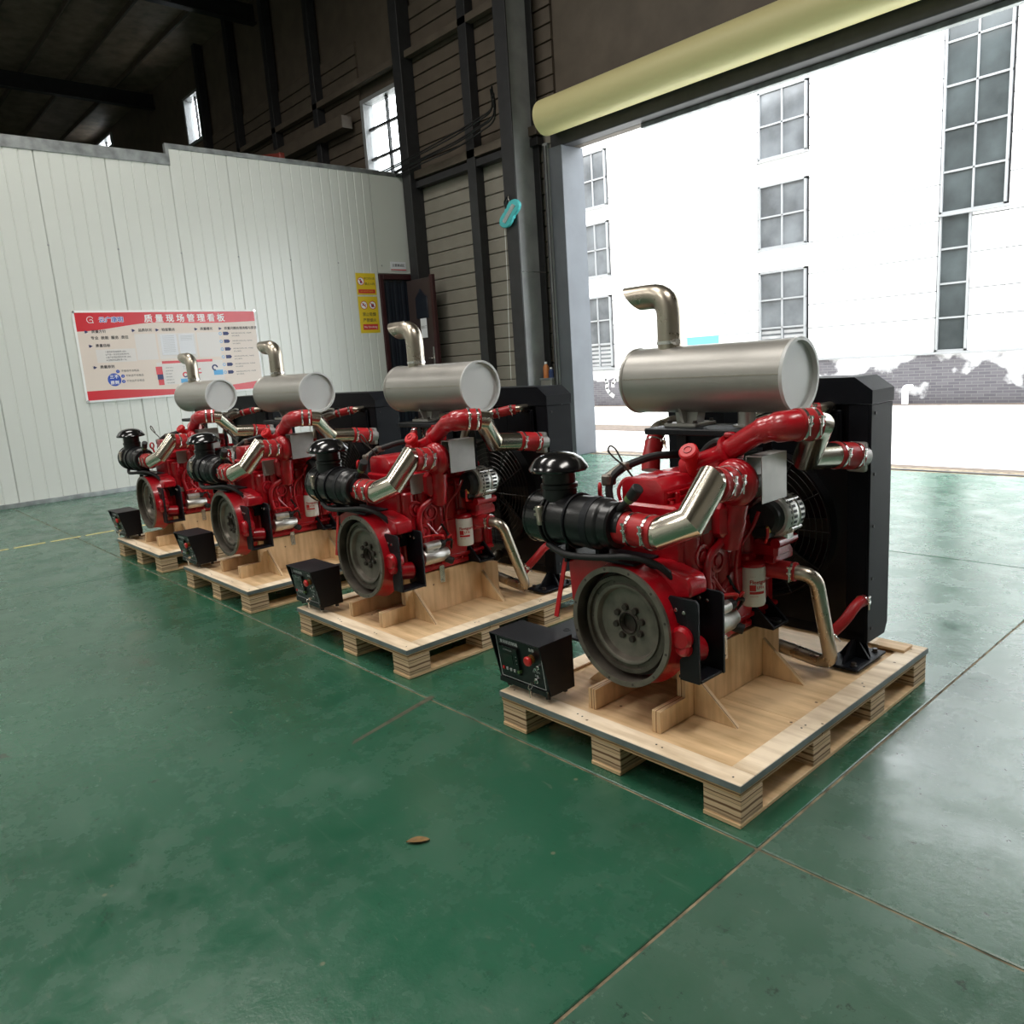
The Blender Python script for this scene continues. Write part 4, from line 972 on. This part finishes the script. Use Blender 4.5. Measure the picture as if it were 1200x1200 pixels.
    mb.tube([VC+Vector((.0, .02, -.08)), VC+Vector((-.02, .02, -.17)), VC+Vector((-.05, .03, -.26))], .05, 16, .05, radii=[.045]*3+[.05]*20)
    mb.box(-.46, .50, .86, -.37, .64, 1.0, bev=.02)
    tb = mb.build('turbocharger', M['red'], t)
    MB().cyl((-.36, .60, 1.08), (-.37, .70, 1.07), .06, n=24, bev=.01).cyl((-.38, .69, 1.07), (-.39, .76, 1.06), .075, n=28, bev=.02).build('turbine_housing', M['iron_dark'], tb)
    MB().prism([(.41, .885), (.60, .885), (.60, 1.0), (.41, 1.0)], 'x', -.432, -.427, bev=.001).build('heat_shield', M['shield'], t)
    mb = MB().prism([(.572, 1.0), (.757, 1.0), (.757, 1.183), (.572, 1.183)], 'x', -.250, -.246, bev=.001).box(-.315, .570, 1.181, -.246, .757, 1.185).box(-.315, .570, 1.10, -.311, .757, 1.183)
    mb.build('heat_shield', M['shield'], t)
    # ---- charge-air horn to the cooler
    HN = [(-.62, .60, 1.12), (-.44, .605, 1.18), (-.24, .565, 1.29), (-.135, .59, 1.304), (-.10, .66, 1.30)]
    hn = MB().tube(HN, .05, 22, .07, radii=[.040]*6+[.044]*6+[.050]*4+[.058]*20).build('intake_horn', M['red'], t)
    dv = Vector((.20, -.03, .10)).normalized()
    MB().lathe(Vector((-.40, .600, 1.203))-dv*.008, dv, [(.04, 0), (.062, 0), (.062, .018), (.04, .018)], 24).box(-.42, .58, 1.250, -.385, .62, 1.272, bev=.006).build('horn_flange', M['red'], hn)
    MB().prism([(-.60, 1.10), (-.44, 1.12), (-.42, 1.16), (-.50, 1.165), (-.60, 1.13)], 'y', .57, .63, bev=.01).build('horn_base', M['red'], hn)
    h3 = MB().tube([(-.130, .605, 1.304), (-.092, .682, 1.299)], .0605, 28).build('charge_hose', M['red_rubber'], t)
    d3 = Vector((.038, .077, -.005)); clamp_band((-.122, .621, 1.303), d3, .0605, h3); clamp_band((-.101, .664, 1.300), d3, .0605, h3)
    MB().tube([(-.107, .652, 1.30), (-.095, .712, 1.288), (-.238, .905, 1.140), (-.200, 1.11, 1.125)], .054, 32).build('charge_pipe', M['chrome'], t, ang=16)
    h4 = MB().tube([(-.208, 1.07, 1.128), (-.180, 1.215, 1.108)], .0575, 28).build('charge_hose', M['red_rubber'], t)
    d4 = Vector((.028, .145, -.02)); clamp_band((-.2035, 1.093, 1.1248), d4, .0575, h4); clamp_band((-.1847, 1.190, 1.1114), d4, .0575, h4)
    # ---- muffler on its shelf
    MU = Vector((-1.015, .82, 1.475)); LM = .79; RM = .145
    mf = MB().lathe(MU, dx, [(RM-.006, 0), (RM, .008), (RM, LM-.008), (RM-.006, LM)], 56).build('muffler', M['muffler'], t)
    MB().lathe(MU, dx, [(0, .012), (RM-.012, .012), (RM-.008, -.004), (RM+.004, -.004), (RM+.004, .008), (RM, .012)], 56).build('end_plate', M['muffler'], mf)
    MB().lathe(MU+dx*LM, dx, [(0, -.014), (RM-.012, -.014), (RM-.009, .005), (RM+.004, .005), (RM+.004, -.008), (RM, -.012)], 56).build('end_plate', M['muffler_end'], mf)
    MB().box(MU.x+.01, MU.y-RM-.0012, MU.z+.012, MU.x+LM-.01, MU.y-RM+.006, MU.z+.0145).build('weld_seam', M['steel_dull'], mf)
    ex = MB().tube([(-.84, .82, 1.60), (-.84, .82, 1.846), (-1.035, .82, 1.846)], .0545, 30, .13, hollow=.05, shear=.85).build('exhaust_elbow', M['steel_dull'], mf)
    MB().ring((-.84, .82, 1.632), (0, 0, 1), .058, .05, .014).cyl((-.80, .78, 1.639), (-.765, .765, 1.639), .010, n=10).cyl((-.775, .77, 1.639), (-.755, .762, 1.639), .014, n=6).build('elbow_clamp', M['clamp'], mf)
    MB().box(-.875, .66, 1.245, -.36, .93, 1.272, bev=.004).build('muffler_shelf', M['black'], t)
    sd = MB().box(-.825, .74, 1.272, -.66, .90, 1.287, bev=.002).prism([(-.80, 1.287), (-.745, 1.287), (-.735, 1.36), (-.81, 1.36)], 'y', .80, .812).prism([(-.745, 1.287), (-.69, 1.287), (-.675, 1.36), (-.735, 1.36)], 'y', .79, .85).prism([(.77, 1.287), (.87, 1.287), (.90, 1.36), (.74, 1.36)], 'x', -.752, -.738)
    sd.build('saddle', M['muffler'], mf)
    for (x, y) in ((-.81, .76), (-.675, .76), (-.81, .885), (-.675, .885)): bolt(MB(), (x, y, 1.287), (0, 0, 1), .009, .012).build('saddle_bolt', M['iron_dark'], mf)
    MB().cyl((-.46, .82, 1.25), (-.46, .82, 1.345), .036, n=24).ring((-.46, .82, 1.268), (0, 0, 1), .055, .03, .012).build('outlet_neck', M['muffler'], mf)
    # posts that carry the shelf
    for (x, y) in ((-.84, .88), (-.70, .70), (-.40, .88)):
        MB().box(x-.02, y-.004, .99, x+.02, y+.004, 1.247).build('shelf_post', M['black'], t)
    # ---- radiator
    RX0, RX1, RY0, RY1, RZ0, RZ1 = -1.185, -.130, 1.255, 1.465, .256, 1.322
    rd = MB().box(RX0+.06, RY0+.03, RZ0+.03, RX1-.06, RY1-.02, RZ1).build('radiator', M['black_rad'], t)
    for (xa, xb) in ((RX0, RX0+.012), (RX1-.012, RX1)):
        MB().prism([(RY0, RZ0), (RY1-.03, RZ0), (RY1, RZ0+.05), (RY1, RZ1), (RY0, RZ1)], 'x', xa, xb, bev=.002).build('side_panel', M['black_rad'], rd)
    for (xa, xb) in ((RX0+.012, RX0+.10), (RX1-.10, RX1-.012)):
        MB().box(xa, RY0, RZ0+.02, xb, RY0+.012, RZ1, bev=.002).build('front_flange', M['black_rad'], rd)
    MB().box(RX0+.012, RY0, RZ0, RX1-.012, RY0+.02, RZ0+.05, bev=.003).build('bottom_rail', M['black_rad'], rd)
    MB().prism([(RX0-.003, RZ1+.004), (RX1+.003, RZ1+.004), (RX1+.003, 1.383), (RX1-.075, 1.440), (RX0+.075, 1.440), (RX0-.003, 1.383)], 'y', RY0-.004, RY1+.004).build('top_cover', M['black_rad'], rd)
    MB().box(-.85, RY0-.002, 1.10, -.26, RY0+.012, 1.30, bev=.004).box(-.50, RY0-.006, 1.16, -.27, RY0, 1.29, bev=.006).box(-.40, RY0-.004, 1.05, -.30, RY0+.01, 1.14, bev=.004).build('header_tank', M['black_rad'], rd)
    # fan shroud and wire guard
    FCN = Vector((CXE, 0, .76))
    MB().lathe(FCN+Vector((0, RY0-.055, 0)), (0, 1, 0), [(.345, .0), (.36, .0), (.365, .075), (.345, .075), (.345, .0)], 48).build('fan_shroud', M['black_satin'], rd)
    MB().box(RX0+.10, RY0, RZ0+.05, RX1-.10, RY0+.006, 1.10).build('shroud_plate', M['black_satin'], rd)
    gm = MB()
    for k in range(10): gm.torus(FCN+Vector((0, RY0-.06, 0)), (0, 1, 0), .09+.029*k, .0022, 44, 5)
    for k in range(6):
        a_ = PI*k/6; v = Vector((math.cos(a_), 0, math.sin(a_)))*.355; gm.tube([FCN+v+Vector((0, RY0-.063, 0)), FCN-v+Vector((0, RY0-.063, 0))], .003, 6)
    gm.build('fan_guard', M['black_satin'], rd)
    fan = MB().cyl(FCN+Vector((0, 1.03, 0)), FCN+Vector((0, RY0-.02, 0)), .04, n=18).build('fan_hub', M['iron_dark'], t)
    for k in range(8):
        a_ = 2*PI*k/8
        mb = MB(); bm = mb.bm; u = Vector((math.cos(a_), 0, math.sin(a_))); v = Vector((-math.sin(a_), 0, math.cos(a_))); c = FCN+Vector((0, RY0-.02, 0)); th = Vector((0, .004, 0))
        A_ = [c+u*.04-v*.02+Vector((0, .012, 0)), c+u*.33-v*.06+Vector((0, .02, 0)), c+u*.33+v*.06-Vector((0, .02, 0)), c+u*.04+v*.03-Vector((0, .012, 0))]
        P_ = [bm.verts.new(p) for p in A_]; Q_ = [bm.verts.new(p+th) for p in A_]
        bm.faces.new(P_); bm.faces.new(Q_[::-1])
        for i in range(4): bm.faces.new((P_[i], Q_[i], Q_[(i+1) % 4], P_[(i+1) % 4]))
        mb.build('fan_blade', M['rubber'], fan)
    for z in (1.285, 1.02, .79, .55, .32): MB().lathe((RX1, RY0+.035, z), (1, 0, 0), [(.008, 0), (.007, .004), (0, .005)], 10).build('panel_bolt', M['rubber'], rd)
    for s, xx in ((1, -.19), (-1, -1.07)):
        ft = MB().box(xx-.08, 1.12, .1665, xx+.08, 1.41, .179, bev=.003).prism([(1.15, .179), (1.37, .179), (1.31, .265), (1.235, .265)], 'x', xx-.006, xx+.006).prism([(xx-.07, .179), (xx+.07, .179), (xx+.012, .265), (xx-.012, .265)], 'y', 1.262, 1.274).prism([(xx-.055, .179), (xx+.055, .179), (xx+.03, .265), (xx-.03, .265)], 'y', 1.30, 1.308).build('radiator_foot', M['black_rad'], rd)
        for (a_, b_) in ((.045, 1.155), (.045, 1.375), (-.05, 1.155)): bolt(MB(), (xx+a_, b_, .179), (0, 0, 1), .011, .016).build('foot_bolt', M['iron_dark'], rd)
    MB().cyl((-.183, 1.20, 1.110), (-.176, 1.262, 1.103), .053, n=24).box(-.225, 1.222, 1.035, -.140, 1.262, 1.165, bev=.012, seg=2).build('cooler_port', M['shield'], t)
    # ---- coolant pipes
    h5 = MB().tube([(-.43, .825, .672), (-.33, .84, .668), (-.255, .853, .664)], .040, 20).build('coolant_hose', M['red_rubber'], t)
    clamp_band((-.268, .851, .665), (1, .15, -.05), .041, h5, .010)
    MB().tube([(-.30, .846, .666), (-.180, .868, .658), (-.195, 1.055, .205), (-.40, 1.065, .225), (-.62, 1.07, .25), (-.66, 1.24, .33)], .031, 20, .075).build('coolant_pipe', M['steel_dull'], t)
    h6 = MB().tube([(-.235, 1.07, .30), (-.215, 1.09, .335), (-.175, 1.13, .39), (-.155, 1.19, .450), (-.152, 1.26, .458)], .024, 14, .05).build('drain_hose_red', M['red_rubber'], t)
    clamp_band((-.215, 1.09, .335), (.04, .04, .055), .0245, h6, .009); clamp_band((-.153, 1.245, .456), (.0, .05, .008), .0245, h6, .009)
    h7 = MB().tube([(-.955, .80, 1.06), (-.965, .82, 1.12), (-1.0, .90, 1.195)], .043, 20, .03).build('coolant_hose', M['red_rubber'], t)
    clamp_band((-.99, .88, 1.175), (-.035, .08, .075), .0435, h7, .010)
    MB().tube([(-.985, .87, 1.168), (-1.02, .94, 1.235), (-1.03, 1.08, 1.25), (-1.03, 1.26, 1.25)], .040, 20, .06).build('coolant_pipe', M['steel_dull'], t)
    h8 = MB().tube([(-.43, 1.08, 1.29), (-.34, 1.15, 1.31), (-.32, 1.17, 1.31)], .030, 16).build('coolant_hose', M['red_rubber'], t)
    clamp_band((-.40, 1.10, 1.296), (.9, .7, .2), .0305, h8, .009); clamp_band((-.335, 1.153, 1.31), (.9, .7, .2), .0305, h8, .009)
    MB().tube([(-.62, .97, 1.10), (-.60, 1.0, 1.24), (-.43, 1.08, 1.29), (-.395, 1.11, 1.297)], .027, 18, .09).build('coolant_pipe', M['steel_dull'], t)
    MB().tube([(-.33, 1.16, 1.31), (-.31, 1.19, 1.312), (-.31, 1.258, 1.312)], .026, 14, .02).build('coolant_stub', M['steel_dull'], t)
    for dz in (0, .03): MB().tube([(-.52, .93, 1.22), (-.54, .98, 1.27+dz), (-.47, 1.03, 1.30+dz), (-.37, 1.02, 1.30+dz)], .010, 10, .06).build('braided_conduit', M['alu'], t)
    # ---- alternator
    AC = Vector((-.345, .742, .902)); dy = Vector((0, 1, 0))
    al = MB().lathe(AC+dy*.045, dy, [(.05, 0), (.086, .004), (.093, .02), (.093, .125), (.085, .150), (.05, .16), (0, .16)], 36).build('alternator', M['alu'], t)
    MB().lathe(AC, dy, [(0, 0), (.056, 0), (.068, .012), (.074, .05), (0, .05)], 32).box(AC.x-.05, AC.y-.01, AC.z-.085, AC.x+.03, AC.y+.06, AC.z-.03, bev=.01).build('rear_cover', M['rubber'], al)
    vm = MB()
    for k in range(26):
        a_ = 2*PI*k/26; u = Vector((math.cos(a_), 0, math.sin(a_)))
        p = AC+u*.0915; q = Vector((-math.sin(a_), 0, math.cos(a_)))*.006
        bm = vm.bm
        for (ya, yb) in ((.066, .115), (.135, .175)):
            P_ = [bm.verts.new(p+dy*ya-q+u*.002), bm.verts.new(p+dy*yb-q+u*.002), bm.verts.new(p+dy*yb+q+u*.002), bm.verts.new(p+dy*ya+q+u*.002)]
            bm.faces.new(P_)
    vm.build('vent_slots', M['rubber'], al)['kind'] = 'stuff'
    MB().torus(AC+dy*.138, dy, .091, .006, 40, 8).torus(AC+dy*.080, dy, .092, .005, 40, 8).box(AC.x+.01, AC.y+.10, AC.z-.13, AC.x+.05, AC.y+.17, AC.z-.07, bev=.012).cyl(AC+Vector((.07, .09, -.05)), AC+Vector((.07, .17, -.05)), .014, n=10).cyl(AC+Vector((.055, .07, .065)), AC+Vector((.055, .17, .065)), .012, n=10).build('case_flange', M['alu'], al)
    MB().cyl(AC+dy*.205, AC+dy*.25, .04, n=20).build('pulley', M['iron_dark'], al)
    MB().cyl((-.31, .737, .852), (-.31, .717, .877), .006, n=8).build('terminal_post', M['brass'], al)
    MB().tube([(-.31, .722, .875), (-.305, .714, .837), (-.32, .722, .807), (-.36, .79, .797)], .006, 8, .03).build('charge_wire', M['red_strap'], al)
    mb = MB().box(-.44, .80, .72, -.315, .92, .79, bev=.015).prism([(.79, .70), (.95, .70), (.95, .74), (.90, .80), (.83, .80)], 'x', -.38, -.32, bev=.008).cyl((-.315, .79, .79), (-.315, .94, .79), .022, n=14).box(-.44, .81, .60, -.39, .95, .72, bev=.015).cyl((-.44, .83, .67), (-.37, .83, .67), .052, n=20, bev=.008)
    mb.build('accessory_bracket', M['red'], t)
    # ---- oil filter
    OC = Vector((-.400, .755, 0))
    of = MB().lathe(OC+Vector((0, 0, .521)), (0, 0, 1), [(0, .004), (.03, 0), (.049, .004), (.0525, .014), (.0525, .165), (.050, .172), (.04, .175)], 36).build('oil_filter', M['white_paint'], t)
    MB().lathe(OC+Vector((0, 0, .694)), (0, 0, 1), [(.052, 0), (.052, .012), (.046, .02), (.034, .026), (0, .026)], 28).box(-.455, .72, .693, -.40, .79, .745, bev=.01).build('filter_head', M['red'], of)
    rr_ = .0529
    def fcyl(k):
        def f(u, v):
            a_ = math.radians(-40)+u/rr_
            return (OC.x+(rr_+.0003*k)*math.cos(a_), OC.y+(rr_+.0003*k)*math.sin(a_), .521+v)
        return f
    def crect(u0, v0, u1, v1, n=8): return [rect(u0+(u1-u0)*i/n, v0, u0+(u1-u0)*(i+1)/n, v1) for i in range(n)]
    text_mesh([('Fleetguard', -.030, .112, .023, 'LEFT', 1, .0006), ('LF16', .000, .088, .018, 'LEFT', 1, .0005), ('LUBE FILTER', -.027, .050, .006, 'LEFT')], fcyl(1), 'label_lettering', M['print_red'], of)
    flat(crect(-.030, .074, -.004, .100)+crect(-.030, .060, .035, .071), fcyl(1), 'label_blocks', M['print_red'], of)
    text_mesh([('• • • • •', -.027, .136, .008, 'LEFT')], fcyl(1), 'label_dots', M['print_black'], of)
    # ---- starter motor
    sm = MB().lathe((-.405, .40, .505), dy, [(0, .03), (.042, .03), (.046, .04), (.046, .17), (.040, .18), (.036, .21), (0, .215)], 28).cyl((-.39, .44, .572), (-.39, .55, .572), .026, n=20, bev=.004).box(-.43, .44, .53, -.37, .50, .58, bev=.006).build('starter_motor', M['alu'], t)
    MB().cyl((-.40, .60, .47), (-.36, .62, .455), .022, n=12, bev=.004).build('end_bush', M['rubber'], sm)
    MB().cyl((-.39, .55, .572), (-.39, .585, .572), .024, n=18, bev=.004).cyl((-.38, .58, .585), (-.38, .60, .585), .006, n=8).build('solenoid_cap', M['rubber'], sm)
    for k, pts in enumerate(([(-.38, .60, .585), (-.36, .625, .59), (-.39, .64, .55), (-.42, .66, .52)], [(-.38, .59, .575), (-.37, .61, .61), (-.41, .63, .62), (-.42, .60, .68)], [(-.37, .57, .60), (-.34, .55, .63), (-.36, .48, .64), (-.39, .44, .63)])):
        MB().tube(pts, .007, 8, .03).build('battery_cable', M['rubber'] if k != 2 else M['red_strap'], sm)
    MB().tube([(-.37, .60, .60), (-.36, .62, .62), (-.38, .64, .59), (-.40, .63, .55)], .006, 8, .03).build('red_wire', M['red_strap'], sm)
    MB().box(-.431, .565, .32, -.427, .60, .425, bev=.001).cyl((-.427, .582, .335), (-.42, .582, .335), .007, n=8).build('earth_strap', M['clamp'], t)
    # ---- front mount foot on the cradle
    mb = MB().box(-.49, .80, .405, -.33, .93, .418, bev=.003).prism([(-.46, .418), (-.33, .418), (-.44, .52)], 'y', .80, .812).prism([(-.46, .418), (-.33, .418), (-.44, .52)], 'y', .915, .927).box(-.47, .79, .418, -.455, .935, .56, bev=.002).cyl((-.36, .865, .418), (-.36, .865, .435), .028, n=16, bev=.004)
    mb.build('front_mount', M['black'], t)
    MB().box(-.94, .80, .405, -.78, .93, .418, bev=.003).box(-.815, .79, .418, -.80, .935, .56, bev=.002).build('front_mount', M['black'], t)
    MB().box(-.455, .42, .408, -.43, .80, .44, bev=.006).build('pan_rail_step', M['red'], t)
    # ---- left side: harness, injection lines, lifting eye
    MB().tube([(-.86, .40, .96), (-.89, .42, 1.06), (-.86, .46, 1.12), (-.80, .62, 1.16), (-.74, .75, 1.15)], .017, 10, .06).build('wiring_harness', M['rubber'], t)
    MB().box(-.915, .40, 1.05, -.87, .46, 1.10, bev=.008).cyl((-.90, .43, 1.08), (-.86, .50, 1.13), .022, n=10).box(-.87, .47, 1.11, -.83, .52, 1.145, bev=.006).build('harness_connector', M['iron'], t)
    for k in range(3): MB().tube([(-.82, .42+.1*k, .98), (-.84, .42+.1*k, 1.04), (-.81, .45+.1*k, 1.09), (-.76, .48+.1*k, 1.07)], .008, 8, .04).build('injector_line', M['red'], t)
    MB().torus((-.875, .35, 1.045), (.75, .55, 0), .026, .007, 20, 8).cyl((-.872, .352, 1.02), (-.85, .36, .96), .008, n=8).build('lifting_eye', M['red_strap'], t)
    MB().tube([(-.735, .40, 1.10), (-.752, .37, 1.15), (-.79, .35, 1.185), (-.815, .34, 1.215), (-.80, .34, 1.24), (-.775, .345, 1.225), (-.755, .36, 1.17)], .004, 8, .02).build('dipstick_loop', M['iron_dark'], t)
    mb = MB().box(-.90, .42, .72, -.80, .72, .90, bev=.02).cyl((-.87, .40, .80), (-.87, .75, .80), .05, n=18, bev=.01).box(-.88, .35, .60, -.80, .45, .75, bev=.015)
    mb.build('injection_pump', M['red'], t)
    return t

pal = make_pallet(); box = make_control(); eng = make_engine()
OFF = [(0, 0), (-1.972, .021), (-3.828, -.022), (-5.668, -.009)]
WHERE = ['nearest to the camera', 'second from the camera', 'third from the camera', 'farthest from the camera, by the notice board']
PLB = ['plywood pallet nearest the camera, with pale edge strips and cradle rails', 'plywood pallet second from the camera, with pale edge strips and cradle rails', 'plywood pallet third from the camera, partly behind a control box', 'farthest plywood pallet, left end of the row']
ELB = ['largest red diesel engine with silver muffler, nearest the camera on the right', 'red diesel engine with silver muffler, second from the camera', 'red diesel engine with silver muffler, third from the camera in the middle left', 'farthest red diesel engine, its muffler overlapping the notice board']
CLB = ['black control box with red stop button on the nearest pallet', 'black control box on the second pallet from the camera', 'black control box on the third pallet from the camera', 'black control box on the farthest pallet at the left end']
for src, nm, lbs, grp in ((pal, 'pallet', PLB, 'wooden pallets in a row'), (eng, 'engine', ELB, 'red engines in a row'), (box, 'box', CLB, 'control boxes on the pallets')):
    for k, (ox, oy) in enumerate(OFF):
        o = src if k == 0 else copy_tree(src)
        if k: o.location = src.location+Vector((ox, oy, 0))
        if k and nm == 'box': o.location.x -= (0, .02, .05, .06)[k]
        o['label'] = lbs[k]; o['group'] = grp
